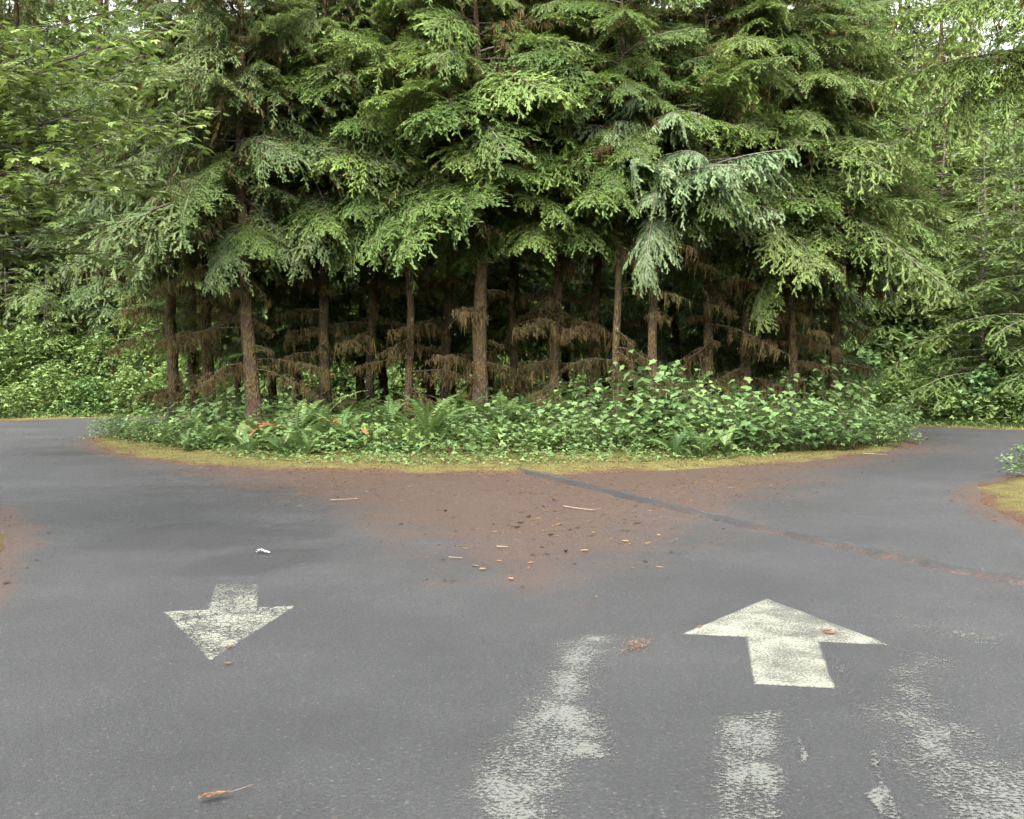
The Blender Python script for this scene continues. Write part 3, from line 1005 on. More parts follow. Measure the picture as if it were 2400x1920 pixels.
# ------------------------------------------------------------------ the front row of the island
PALE, BLUE = B_HEML, B_SPR
front = [
    # name, label, px x, depth, height, radius, crown base, reach, set, seed, lean, bark, dead branches, extra branches
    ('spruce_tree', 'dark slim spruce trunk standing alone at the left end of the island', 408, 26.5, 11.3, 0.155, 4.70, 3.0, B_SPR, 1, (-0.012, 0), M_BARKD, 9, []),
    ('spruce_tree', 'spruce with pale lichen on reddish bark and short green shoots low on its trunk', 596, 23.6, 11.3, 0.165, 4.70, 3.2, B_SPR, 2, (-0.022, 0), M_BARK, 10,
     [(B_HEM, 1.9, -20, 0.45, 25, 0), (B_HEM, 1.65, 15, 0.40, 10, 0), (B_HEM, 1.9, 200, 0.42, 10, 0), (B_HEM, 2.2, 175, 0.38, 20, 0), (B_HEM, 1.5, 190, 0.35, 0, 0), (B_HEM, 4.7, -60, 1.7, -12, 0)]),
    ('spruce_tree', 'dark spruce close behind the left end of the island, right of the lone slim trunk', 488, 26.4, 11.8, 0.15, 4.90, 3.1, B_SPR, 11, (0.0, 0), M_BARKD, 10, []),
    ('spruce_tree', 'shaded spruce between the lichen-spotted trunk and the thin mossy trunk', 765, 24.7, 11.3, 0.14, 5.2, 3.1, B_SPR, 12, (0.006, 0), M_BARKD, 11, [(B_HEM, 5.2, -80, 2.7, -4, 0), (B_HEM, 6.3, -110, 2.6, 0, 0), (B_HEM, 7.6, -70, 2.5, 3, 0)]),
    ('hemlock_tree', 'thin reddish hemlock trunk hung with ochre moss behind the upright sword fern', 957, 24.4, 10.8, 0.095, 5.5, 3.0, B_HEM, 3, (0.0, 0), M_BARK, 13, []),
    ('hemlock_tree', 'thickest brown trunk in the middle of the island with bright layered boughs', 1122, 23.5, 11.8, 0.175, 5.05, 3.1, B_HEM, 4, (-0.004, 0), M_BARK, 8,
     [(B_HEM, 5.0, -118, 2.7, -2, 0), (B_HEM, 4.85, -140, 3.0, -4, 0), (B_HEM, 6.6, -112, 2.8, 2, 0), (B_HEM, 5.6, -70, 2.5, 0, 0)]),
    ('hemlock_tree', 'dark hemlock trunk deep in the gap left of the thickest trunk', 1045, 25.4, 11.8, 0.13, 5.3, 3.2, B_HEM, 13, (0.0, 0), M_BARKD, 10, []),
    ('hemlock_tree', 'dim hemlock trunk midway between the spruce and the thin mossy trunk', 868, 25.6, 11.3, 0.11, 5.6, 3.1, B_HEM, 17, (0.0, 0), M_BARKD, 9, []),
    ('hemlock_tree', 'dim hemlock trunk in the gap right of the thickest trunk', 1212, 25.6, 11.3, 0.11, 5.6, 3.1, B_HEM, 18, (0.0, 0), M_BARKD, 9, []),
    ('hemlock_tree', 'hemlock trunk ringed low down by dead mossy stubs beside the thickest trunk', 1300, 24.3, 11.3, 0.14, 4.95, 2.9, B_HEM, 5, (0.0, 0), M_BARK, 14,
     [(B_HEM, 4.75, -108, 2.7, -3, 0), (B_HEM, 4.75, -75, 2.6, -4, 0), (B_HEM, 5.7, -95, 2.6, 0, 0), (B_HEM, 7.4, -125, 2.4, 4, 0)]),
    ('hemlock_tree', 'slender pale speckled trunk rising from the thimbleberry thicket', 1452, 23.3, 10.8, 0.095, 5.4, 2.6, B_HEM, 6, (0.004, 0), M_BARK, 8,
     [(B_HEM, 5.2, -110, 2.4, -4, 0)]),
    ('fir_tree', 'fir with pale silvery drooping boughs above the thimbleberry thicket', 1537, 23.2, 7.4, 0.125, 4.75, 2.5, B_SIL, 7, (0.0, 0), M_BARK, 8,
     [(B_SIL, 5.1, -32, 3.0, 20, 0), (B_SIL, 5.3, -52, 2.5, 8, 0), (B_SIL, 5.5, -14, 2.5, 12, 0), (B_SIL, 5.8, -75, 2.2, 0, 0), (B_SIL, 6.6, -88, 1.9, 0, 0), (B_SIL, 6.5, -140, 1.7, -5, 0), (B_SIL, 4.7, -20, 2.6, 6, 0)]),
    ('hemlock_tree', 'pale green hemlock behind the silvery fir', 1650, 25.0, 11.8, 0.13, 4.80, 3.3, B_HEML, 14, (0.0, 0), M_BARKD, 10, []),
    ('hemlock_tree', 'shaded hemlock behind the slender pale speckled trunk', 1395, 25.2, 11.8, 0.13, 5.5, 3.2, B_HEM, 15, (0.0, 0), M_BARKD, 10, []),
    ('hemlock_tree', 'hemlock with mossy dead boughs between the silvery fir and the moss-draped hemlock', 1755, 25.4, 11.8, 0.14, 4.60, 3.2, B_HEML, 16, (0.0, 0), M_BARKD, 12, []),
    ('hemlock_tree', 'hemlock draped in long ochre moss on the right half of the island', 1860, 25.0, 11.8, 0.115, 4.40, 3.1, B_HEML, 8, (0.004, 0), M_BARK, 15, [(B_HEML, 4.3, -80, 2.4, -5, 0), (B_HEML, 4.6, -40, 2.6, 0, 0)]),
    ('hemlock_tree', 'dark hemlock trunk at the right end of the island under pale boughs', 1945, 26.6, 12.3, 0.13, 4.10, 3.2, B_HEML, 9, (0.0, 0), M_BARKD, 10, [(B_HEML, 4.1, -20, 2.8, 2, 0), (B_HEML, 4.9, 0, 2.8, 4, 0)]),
]
PTS = {}
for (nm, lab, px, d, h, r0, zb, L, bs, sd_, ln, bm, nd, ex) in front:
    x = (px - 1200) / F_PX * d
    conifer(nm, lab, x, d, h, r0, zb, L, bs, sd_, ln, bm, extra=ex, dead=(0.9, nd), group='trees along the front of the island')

# ------------------------------------------------------------------ crowns of the trees further back (one crown mesh per kind, copies share it)
def crown_mesh(seed, h, zb, Lmax, mats, dz, per, **kw):
    r = np.random.default_rng(seed)
    ge = Geo()
    zz, az = zb, 0.0
    while zz < h - 0.2:
        f = (zz - zb) / (h - zb)
        for k in range(per):
            az += 2.4 + r.normal(0, 0.4)
            L = max(0.4, Lmax * (1 - f) ** 0.65 * r.uniform(0.55, 1.15))
            bough(ge, r, L, np.array([0, 0, zz + r.uniform(-0.15, 0.15)]), az, math.radians(-8 + 28 * f + r.normal(0, 7)), **kw)
        zz += dz * r.uniform(0.8, 1.2)
    return ge.mesh('crown', mats)


LO = dict(tert=0, lat_sp=0.115, sub_sp=0.068, needle=0.052, tpl=SPRIG_LO, sub_len=0.42, rad=0.010)
CROWNS = [
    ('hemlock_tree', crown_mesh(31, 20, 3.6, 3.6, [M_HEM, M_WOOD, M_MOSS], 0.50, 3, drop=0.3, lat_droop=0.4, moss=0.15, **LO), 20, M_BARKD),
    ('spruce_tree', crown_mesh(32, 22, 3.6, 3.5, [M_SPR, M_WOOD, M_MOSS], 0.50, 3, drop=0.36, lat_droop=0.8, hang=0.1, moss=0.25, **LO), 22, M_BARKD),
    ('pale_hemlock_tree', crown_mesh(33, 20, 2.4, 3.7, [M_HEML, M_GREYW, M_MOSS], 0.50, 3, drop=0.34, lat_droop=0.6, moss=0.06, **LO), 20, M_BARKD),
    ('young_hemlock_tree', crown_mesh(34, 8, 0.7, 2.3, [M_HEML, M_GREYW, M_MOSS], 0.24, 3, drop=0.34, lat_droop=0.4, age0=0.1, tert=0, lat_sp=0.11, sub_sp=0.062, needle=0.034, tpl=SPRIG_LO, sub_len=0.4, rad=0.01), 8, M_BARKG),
]
TRUNKS = {}


def far_tree(kind, x, y, h, label, group=None, seed=0, r0=None, rz=None, wide=1.0, dead=0, cat='tree'):
    r = np.random.default_rng(seed + 5000)
    nm, crown, h0, bm = CROWNS[kind]
    e = thing(nm, label, cat, (x, y, gz(x, y) - 0.03), group)
    key = (kind, seed % 4)
    if key not in TRUNKS:
        TRUNKS[key] = trunk_mesh(h0 * 0.97, 0.16 if h0 > 10 else 0.06, seed % 4 + 60 + kind * 7, (0, 0), bm, 9)
    me, pts = TRUNKS[key]
    s = h / h0
    rr = (r0 / 0.16 if r0 else s)
    link('trunk', me, e, Matrix.Diagonal((rr, rr, s, 1)))
    a = r.uniform(0, 6.28) if rz is None else rz
    link('crown', crown, e, Matrix.Rotation(a, 4, 'Z') @ Matrix.Diagonal((s * wide, s * wide, s, 1)))
    for k in range(dead):
        pz = r.uniform(0.8, 4.6)
        gw, gm = DEAD[int(r.integers(0, len(DEAD)))]
        m = Matrix.Translation((0, 0, pz)) @ Matrix.Rotation(r.uniform(0, 6.28), 4, 'Z') @ Matrix.Rotation(r.normal(0.12, 0.15), 4, 'Y') @ Matrix.Scale(r.uniform(0.8, 1.5), 4)
        b = link('dead_branch', gw, e, m)
        tag(link('hanging_moss', gm, b), None, None, None, 'stuff')
    return e


# interior of the island
r = np.random.default_rng(77)
spots = [((455, 30.5), 0.12), ((700, 28.5), 0.12), ((850, 29.0), 0.13), ((1010, 30.5), 0.12), ((1215, 28.5), 0.13), ((1590, 30.0), 0.12), ((1790, 30.5), 0.13), ((640, 31.5), 0.13), ((900, 33.0), 0.14), ((1150, 32.5), 0.14),
         ((1330, 31.5), 0.13), ((1480, 33.0), 0.13), ((560, 33.5), 0.12), ((1690, 33.0), 0.13), ((770, 35.0), 0.13), ((1060, 36.0), 0.13), ((1420, 36.0), 0.12), ((1900, 29.5), 0.12)]
for i, ((px, d), r0) in enumerate(spots):
    x = (px - 1200) / F_PX * d
    far_tree(i % 2, x, d, r.uniform(12.5, 14.5), 'shaded mossy conifer standing in the gloom inside the island', 'dim conifers deep inside the island', i, r0, dead=7 if d < 31 else 3)

# ------------------------------------------------------------------ forest beyond the road
r = np.random.default_rng(5)
named = [
    (1, 234, 46.0, 19, 'dark trunked spruce rising behind the shrubs of the left bank', 0.30, 1.1, 1.2),
    (3, 110, 43.5, 6.2, 'rounded young hemlock among the left bank shrubs', None, 0.4, 1.0),
    (3, 330, 47.5, 7.0, 'young hemlock half hidden behind the dark trunks of the left end', None, 2.0, 1.0),
    (3, 20, 45.0, 7.5, 'young hemlock at the left picture edge behind the bank shrubs', None, 3.0, 1.0),
    (3, 2300, 35.6, 9.4, 'bright young hemlock reaching down to the right bank shrubs', None, 0.9, 1.15),
    (3, 2440, 34.2, 9.8, 'young hemlock cut by the right picture edge above the bank', None, 2.4, 1.1),
    (3, 2130, 43.0, 11.5, 'taller young hemlock behind the gap at the right bend', None, 4.0, 1.05),
    (2, 2010, 41.5, 20, 'tall pale hemlock beyond the right bend', 0.2, 0.2, 1.1),
    (2, 2200, 47.0, 19.5, 'pale hemlock under the white gap in the sky', 0.2, 1.2, 1.2),
    (3, 2215, 41.5, 12.5, 'slim bright hemlock left of the young hemlock above the right bank', None, 1.7, 1.15),
    (3, 2370, 40.5, 13.0, 'bright hemlock right behind the young hemlock above the right bank', None, 2.9, 1.15),
    (3, 2050, 46.0, 14.0, 'broad hemlock at the far side of the right bend', None, 5.1, 1.2),
    (3, 2460, 44.0, 15.0, 'tall bright hemlock at the right picture edge', None, 0.3, 1.2),
    (3, 2290, 50.0, 15.0, 'bright hemlock in the second rank above the right bank', None, 3.3, 1.25),
    (3, 2150, 51.0, 16.0, 'bright hemlock deep behind the right bend', None, 2.2, 1.25),
]
taken = []
for i, (k, px, d, h, lab, r0, a, w) in enumerate(named):
    x = (px - 1200) / F_PX * d
    taken.append((x, d))
    far_tree(k, x, d, h, lab, None, i + 3, r0, a, w)
n = 0
for t in range(4000):
    x, y = r.uniform(-50, 50), r.uniform(16, 88)
    px = 1200 + x / y * F_PX
    if not (-350 < px < 2750):
        continue
    do_ = -sdf([(x, y)], OUTs)[0]
    if do_ < 7.0 or (y < 30 and do_ < 5.5) or (px < 420 and do_ < 8.5):
        continue
    if any((x - a) ** 2 + (y - b) ** 2 < (2.0 + 0.008 * y) ** 2 for a, b in taken):
        continue
    k = int(r.choice([0, 1, 2], p=[0.4, 0.25, 0.35])) if x < 6 else int(r.choice([0, 2], p=[0.35, 0.65]))
    h = r.uniform(21, 29)
    if 2270 < px < 2420:
        h = min(h, 1.6 + (880 - r.uniform(120, 330)) / F_PX * y)
    if px > 2000 and y < 34:
        continue
    taken.append((x, y))
    side = 'left of the island' if px < 380 else 'right of the island' if px > 1980 else 'behind the island'
    far_tree(k, x, y, h, ['dark green hemlock', 'blue green spruce', 'pale green hemlock'][k] + ' of the dense forest ' + side + ' beyond the loop road', 'tall forest conifers ' + side, n, None, None, r.uniform(0.9, 1.2))
    n += 1
    if n >= 150:
        break

# the forest goes on behind and beside the viewer and shades the road from that side
for i, (x, y) in enumerate([(-9, -9), (-13, -3), (-11, 3), (-15, 6), (9, -8), (12, -2), (11.5, 4), (15, 8), (-4, -16), (3, -18), (-10, -20), (8, -16), (-18, -8), (17, -10), (-20, 2), (20, 2), (0, -24), (-16, 13), (17, 12)]):
    far_tree(i % 3, x, y, r.uniform(17, 22), 'tall conifer standing on the near side of the road outside the picture', 'conifers on the near side of the road', i + 40, None, None, 1.15)

# belt of young hemlocks closing the view under the tall crowns
n = 0
for t in range(3000):
    x, y = r.uniform(-36, 30), r.uniform(30, 62)
    px = 1200 + x / y * F_PX
    do_ = -sdf([(x, y)], OUTs)[0]
    if not (-200 < px < 2600) or do_ < 4.5 or do_ > 16 or any((x - a) ** 2 + (y - b) ** 2 < 1.8 ** 2 for a, b in taken):
        continue
    taken.append((x, y))
    side = 'left of the island' if px < 380 else 'right of the island' if px > 1980 else 'behind the island'
    far_tree(3, x, y, r.uniform(5.5, 9.5), 'young hemlock filling the forest understorey ' + side, 'young understorey hemlocks ' + side, n, None, None, r.uniform(1.0, 1.3))
    n += 1
    if n >= 46:
        break

# a hemlock just outside the frame whose boughs hang into the upper right corner
conifer('hemlock_tree', 'hemlock overhanging the upper right corner with dark drooping boughs against the sky', 8.6, 15.2, 12.5, 0.19, 5.5, 3.2, B_FINE, 21, (0, 0), M_BARKG, dz=0.40, dz_top=0.6,
        dead=(2, 2), split=8.0, extra=[(B_FINE, 5.9, 178, 3.6, 2, 0), (B_FINE, 6.5, 190, 3.6, 4, 0), (B_FINE, 5.3, 205, 2.9, -4, 0)])

# ------------------------------------------------------------------ broadleaf plants
ORD = ['first', 'second', 'third', 'fourth', 'fifth', 'sixth', 'seventh', 'eighth', 'ninth', 'tenth', 'eleventh', 'twelfth', 'thirteenth', 'fourteenth', 'fifteenth', 'sixteenth', 'seventeenth', 'eighteenth',
       'nineteenth', 'twentieth', 'twenty-first', 'twenty-second', 'twenty-third', 'twenty-fourth', 'twenty-fifth', 'twenty-sixth', 'twenty-seventh', 'twenty-eighth', 'twenty-ninth', 'thirtieth',
       'thirty-first', 'thirty-second', 'thirty-third', 'thirty-fourth', 'thirty-fifth', 'thirty-sixth', 'thirty-seventh', 'thirty-eighth', 'thirty-ninth', 'fortieth', 'forty-first', 'forty-second', 'forty-third', 'forty-fourth', 'forty-fifth', 'forty-sixth', 'forty-seventh', 'forty-eighth', 'forty-ninth', 'fiftieth',
       'fifty-first', 'fifty-second', 'fifty-third', 'fifty-fourth', 'fifty-fifth', 'fifty-sixth', 'fifty-seventh', 'fifty-eighth', 'fifty-ninth', 'sixtieth']


def leaf_matrix(p, X, Z, s):
    X = np.array(X) / np.linalg.norm(X)
    Y = np.cross(Z, X); Y /= np.linalg.norm(Y)
    Zn = np.cross(X, Y)
    m = Matrix(((X[0] * s, Y[0] * s, Zn[0] * s, p[0]), (X[1] * s, Y[1] * s, Zn[1] * s, p[1]), (X[2] * s, Y[2] * s, Zn[2] * s, p[2]), (0, 0, 0, 1)))
    return m


def single_leaf(tpl, mat, name, seed, bend=0.0):
    V, T = tpl[0].copy(), tpl[1]
    r = np.random.default_rng(seed)
    V[:, 2] -= bend * V[:, 0] ** 2
    V[:, :2] *= 1 + r.normal(0, 0.04, V[:, :2].shape)
    ge = Geo(); ge.add(V, T, 0, r.uniform(0.15, 0.6), r.uniform(0.2, 0.8))
    return ge.mesh(name, [mat])


LEAVES_T = [single_leaf(THIMBLE, M_THIM, 'leaf', 10 + i, 0.10 * i) for i in range(4)]
LEAVES_M = [single_leaf(MAPLE, M_MAPL, 'leaf', 20 + i, 0.12 * i) for i in range(4)]


def shrub_variant(seed, H, R, n_stem, per, n_obj, size):
    """stems, loose leaves (position, direction, up, size) of which the topmost become objects, and a mesh of the others"""
    r = np.random.default_rng(seed)
    gs = Geo()
    P, X, Z = [], [], []
    for i in range(n_stem):
        a = 2.4 * i + r.normal(0, 0.3)
        rr = R * math.sqrt((i + 0.5) / n_stem)
        hh = H * r.uniform(0.65, 1.05) * (1 - 0.35 * (rr / R) ** 2)
        s = np.linspace(0, 1, 7)
        base = np.array([math.cos(a), math.sin(a), 0]) * rr * 0.35
        pts = base + np.stack([math.cos(a) * rr * 0.75 * s ** 1.5, math.sin(a) * rr * 0.75 * s ** 1.5, hh * s], 1)
        gs.tube(np.concatenate([base[None] - np.array([[0, 0, 0.25]]), pts]), np.concatenate([[0.006], 0.006 * (1 - 0.6 * s)]), 4, 0)
        for k in range(per):
            t = 0.18 + 0.82 * (k + r.uniform(0.2, 0.9)) / per
            p = np.array([np.interp(t, s, pts[:, j]) for j in range(3)])
            b = a + r.uniform(-1.9, 1.9)
            pet = r.uniform(0.05, 0.16) * (1.25 - 0.5 * t)
            dv = np.array([math.cos(b), math.sin(b), r.uniform(-0.05, 0.35)])
            q = p + dv * pet
            gs.tube(np.stack([p, q]), 0.0025, 3, 0, cap=False)
            P.append(q); X.append(np.array([dv[0], dv[1], r.normal(-0.22, 0.22)]))
            Z.append(np.array([r.normal(0, 0.2) + 0.15 * math.cos(a), r.normal(0, 0.2) + 0.15 * math.sin(a), 1.0]))
    P, X, Z = np.array(P), np.array(X), np.array(Z)
    S = size * r.uniform(0.65, 1.2, len(P))
    order = np.argsort(-(P[:, 2] / H + np.linalg.norm(P[:, :2], axis=1) / R * 0.6 + r.uniform(0, 0.25, len(P))))
    top, rest = order[:n_obj], order[n_obj:]
    gf = Geo()
    gf.add_inst(THIMBLE[0], THIMBLE[1], P[rest], X[rest], Z[rest], np.repeat(S[rest][:, None], 3, 1), 0, r.uniform(0, 0.7, len(rest)), r.uniform(0, 1, len(rest)))
    return gs.mesh('stem', [M_STEM]), [(leaf_matrix(P[i], X[i], Z[i], S[i]), int(r.integers(0, 4))) for i in top], gf.mesh('foliage', [M_THIM])


THIM = [shrub_variant(800 + i, 1.0, 0.62, 13, 15, 26, (0.135, 0.11, 0.125, 0.10)[i]) for i in range(4)]


def thimble(x, y, s, label, seed):
    r = np.random.default_rng(seed)
    sm, lv, fm = THIM[seed % 4]
    e = thing('thimbleberry_shrub', label, 'shrub', (x, y, gz(x, y) - 0.02), 'leafy shrubs on the island', r.uniform(0, 6.28))
    hs_ = s * r.uniform(0.9, 1.1)
    e.scale = (s ** 0.6, s ** 0.6, hs_)
    link('stem', sm, e)
    f = link('foliage', fm, e); f['kind'] = 'stuff'
    for m, k in lv:
        link('leaf', LEAVES_T[k], e, m)
    return e


# thicket positions: photograph column, depth, height factor
thick = [(300, 27.2, .45), (345, 26.4, .6), (400, 25.0, .55), (455, 24.5, .85), (500, 25.2, 1.1), (520, 23.2, .7), (640, 22.6, .75), (700, 24.2, .9), (790, 21.6, .55), (870, 22.9, .7), (905, 21.2, .5), (1060, 22.3, .75),
         (1100, 21.4, .62), (1150, 22.4, .9), (1210, 21.2, .62), (1270, 22.2, .95), (1310, 21.0, .7), (1350, 22.0, .95), (1395, 21.0, .75), (1440, 22.2, 1.25), (1480, 21.3, .85), (1500, 23.0, 1.7), (1545, 22.0, 1.35), (1560, 23.4, 1.75),
         (1590, 21.6, 1.0), (1620, 22.8, 1.4), (1665, 21.8, 1.05), (1690, 23.0, 1.3), (1740, 22.0, 1.05), (1760, 23.4, 1.25), (1805, 22.4, 1.05), (1830, 23.6, 1.25), (1870, 22.6, 1.05), (1905, 24.0, 1.35),
         (1935, 23.0, 1.0), (1925, 25.4, 2.0), (1985, 23.8, 1.05), (2010, 25.2, 1.25), (2050, 24.8, .8), (2085, 26.2, .85), (1340, 24.0, 1.2), (1400, 24.3, 1.3), (1180, 25.2, 1.0), (700, 26.0, .9), (560, 27.5, 1.0), (880, 26.0, .9), (1620, 25.4, 1.4), (1720, 25.6, 1.3), (1830, 26.4, 1.4)]
thick += [(375, 25.6, .8), (430, 23.6, .65), (540, 24.6, 1.0), (610, 24.6, .9), (650, 21.5, .5), (750, 21.3, .5), (330, 26.0, .5), (480, 22.6, .5)]
thick.sort()
for i, (px, d, s) in enumerate(thick):
    x = (px - 1200) / F_PX * d
    size = 'low' if s < 0.7 else 'tall' if s > 1.2 else 'middling'
    thimble(x, d, s * (1.24 if px > 1300 else 1.15 if px > 650 else 1.35), f'{size} broad-leaved shrub, {ORD[i]} of the island shrubs counted from the left tip', 900 + i)

# --- a generic bushy shrub of small leaves for the banks
def bush_mesh(seed, H, R, n, size, mat, tpl, berries=0):
    r = np.random.default_rng(seed)
    gl, gs = Geo(), Geo()
    th, u = r.uniform(0, 2 * np.pi, n), r.uniform(0, 1, n) ** 0.55
    ph = r.uniform(0, 1, n)
    lump = 1 + 0.22 * np.sin(3 * th + seed) * np.sin(5 * ph + seed) + 0.15 * np.sin(7 * th + 4 * ph)
    zz = H * ph ** 0.8
    rad = R * np.sqrt(np.clip(1 - (zz / (H * 1.05)) ** 2.2, 0.02, 1)) * u * lump
    P = np.stack([rad * np.cos(th), rad * np.sin(th), zz * (1 - 0.15 * u) + 0.05], 1)
    X, Z = frames(n, r, 0.4)
    X[:, 0] += 0.6 * np.cos(th); X[:, 1] += 0.6 * np.sin(th)
    gl.add_inst(tpl[0], tpl[1], P, X, Z, np.repeat((size * r.uniform(0.6, 1.3, n))[:, None], 3, 1), 0, np.clip(0.5 * u + r.normal(0.05, 0.25, n), 0, 1), r.uniform(0, 1, n))
    for i in range(14):
        a = 2.4 * i
        s = np.linspace(0, 1, 6)
        rr, hh = R * r.uniform(0.3, 0.85), H * r.uniform(0.6, 0.98)
        pts = np.stack([np.cos(a) * rr * s ** 1.3, np.sin(a) * rr * s ** 1.3, hh * s - 0.15], 1)
        gs.tube(pts, 0.010 * (1 - 0.7 * s), 4, 0)
    gb = None
    if berries:
        gb = Geo()
        ico = np.array([(1, 0, 0), (-1, 0, 0), (0, 1, 0), (0, -1, 0), (0, 0, 1), (0, 0, -1)], float)
        it = np.array([(0, 2, 4), (2, 1, 4), (1, 3, 4), (3, 0, 4), (2, 0, 5), (1, 2, 5), (3, 1, 5), (0, 3, 5)])
        for c in range(berries):
            i = int(r.integers(0, n))
            k = 14
            PP = P[np.argmax(P[:, 2] + 0.4 * r.uniform(0, 1, n))] * 0 + P[i] * np.array([1.02, 1.02, 1.0]) + r.normal(0, 0.045, (k, 3))
            gb.add_inst(ico, it, PP, np.tile([1., 0, 0], (k, 1)), np.tile([0, 0, 1.], (k, 1)), np.full((k, 3), 0.014), 0)
    return gs.mesh('stem', [M_STEM]), gl.mesh('foliage', [mat]), (gb.mesh('berry_cluster', [M_BERRY]) if gb else None)


BUSH = [bush_mesh(61, 2.6, 1.5, 1500, 0.155, M_SALM, TRIFOL), bush_mesh(62, 2.0, 1.4, 1200, 0.16, M_SALM, TRIFOL), bush_mesh(63, 1.2, 1.2, 800, 0.15, M_SALM, TRIFOL),
        bush_mesh(64, 2.4, 1.5, 520, 0.24, M_THIM, THIMBLE), bush_mesh(65, 0.8, 0.8, 900, 0.075, M_FERN, LEAFLET), bush_mesh(66, 2.7, 1.4, 1500, 0.16, M_SALM, LEAFLET, 4), bush_mesh(67, 0.9, 0.75, 420, 0.11, M_THIM, TRIFOL)]


def bush(k, x, y, s, label, group, seed, name='salmonberry_bush', wide=1.0):
    r = np.random.default_rng(seed)
    e = thing(name, label, 'bush', (x, y, gz(x, y) - 0.04), group, r.uniform(0, 6.28))
    e.scale = (s * wide, s * wide, s * (1.3 if y > 30 else 1.0))
    sm, fm, bm = BUSH[k]
    link('stem', sm, e)
    f = link('foliage', fm, e); f['kind'] = 'stuff'
    if bm:
        b = link('berry_cluster', bm, e); b['kind'] = 'stuff'
    return e


left = [(-40, 39.0, 2, .9), (40, 40.6, 2, .8), (-10, 42.5, 0, .95), (70, 43.0, 0, 1.0), (30, 46.0, 0, 1.25), (120, 41.6, 1, .8), (150, 43.6, 0, .9), (190, 45.0, 1, 1.1), (205, 42.0, 2, 1.0), (240, 43.6, 5, .95), (285, 44.4, 3, .85),
        (300, 42.6, 1, .75), (335, 45.0, 5, 0.95), (360, 43.2, 2, .9), (395, 44.0, 1, .8), (430, 45.5, 0, .9), (470, 46, 1, .9), (560, 47, 0, .9), (660, 47.5, 0, 1.0), (760, 48, 0, 1.0), (870, 48.5, 0, 1.1), (990, 48.5, 0, 1.0), (1120, 48.5, 0, 1.1), (1250, 48, 0, 1.1), (1370, 47.5, 0, 1.0)]
left.sort()
for i, (px, d, k, s) in enumerate(left):
    x = (px - 1200) / F_PX * d
    if px < 400:
        bush(k, x, d, s, f'{"red-berried" if k == 5 else "low" if k == 2 else "tall" if s > .9 else "leafy"} green bush, {ORD[i]} from the left on the left bank', 'bushes on the left bank', 300 + i)
    else:
        bush(k, x, d, s, 'green bush glimpsed between the dark trunks behind the island', 'bushes behind the island', 300 + i)
right = [(1500, 46.5, 0, 1.0), (1620, 45.5, 0, 1.0), (1730, 44.5, 0, 1.0), (1830, 43.5, 0, 1.0), (1900, 42.0, 0, .95), (1965, 40.6, 3, .9), (2000, 42.5, 0, 1.1), (2030, 38.8, 3, .75), (2075, 37.4, 2, 1.0), (2085, 40.0, 3, .9), (2110, 42.0, 0, 1.05), (2130, 37.4, 2, .8),
         (2175, 36.3, 2, .75), (2180, 38.6, 1, .7), (2215, 35.2, 2, .8), (2250, 36.8, 1, .75), (2265, 34.6, 2, .75), (2310, 34.2, 3, .6), (2345, 35.0, 1, .7), (2360, 33.4, 2, .8), (2405, 33.4, 2, .9), (2430, 34.4, 1, .9), (2160, 40.5, 3, 1.0), (2230, 39.0, 0, .8), (2480, 33.0, 1, 0.9)]
right.sort()
for i, (px, d, k, s) in enumerate(right):
    x = (px - 1200) / F_PX * d
    if px < 1880:
        bush(k, x, d, s, 'green bush glimpsed between the dark trunks behind the island', 'bushes behind the island', 400 + i)
    else:
        bush(k, x, d, s, f'{"large-leaved" if k == 3 else "low" if k == 2 else "leafy"} green bush, {ORD[i - 4]} along the right bank counted from the island', 'bushes on the right bank', 400 + i)
for i, (px, d, s) in enumerate([(250, 27.8, .75), (285, 26.6, .8), (330, 25.2, .7), (390, 24.0, .7), (440, 23.4, .8), (2110, 25.6, .75), (2060, 24.2, .7)]):
    x = (px - 1200) / F_PX * d
    bush(4 if px < 1000 else 6, x, d, s, (f'low small-leaved bluish bush, {ORD[i]} from the left tip of the island' if px < 1000 else f'low leafy bush near the right tip of the island, {"outer" if px > 2100 else "inner"} one'), 'low bushes at the tips of the island', 500 + i, 'low_bush')
bush(6, 8.15, 17.25, .62, 'small dark glossy bush at the right picture edge by the road', None, 520, 'low_bush')
bush(6, -4.85, 8.9, .35, 'small tuft of leaves at the left picture edge by the road', None, 521, 'low_bush')

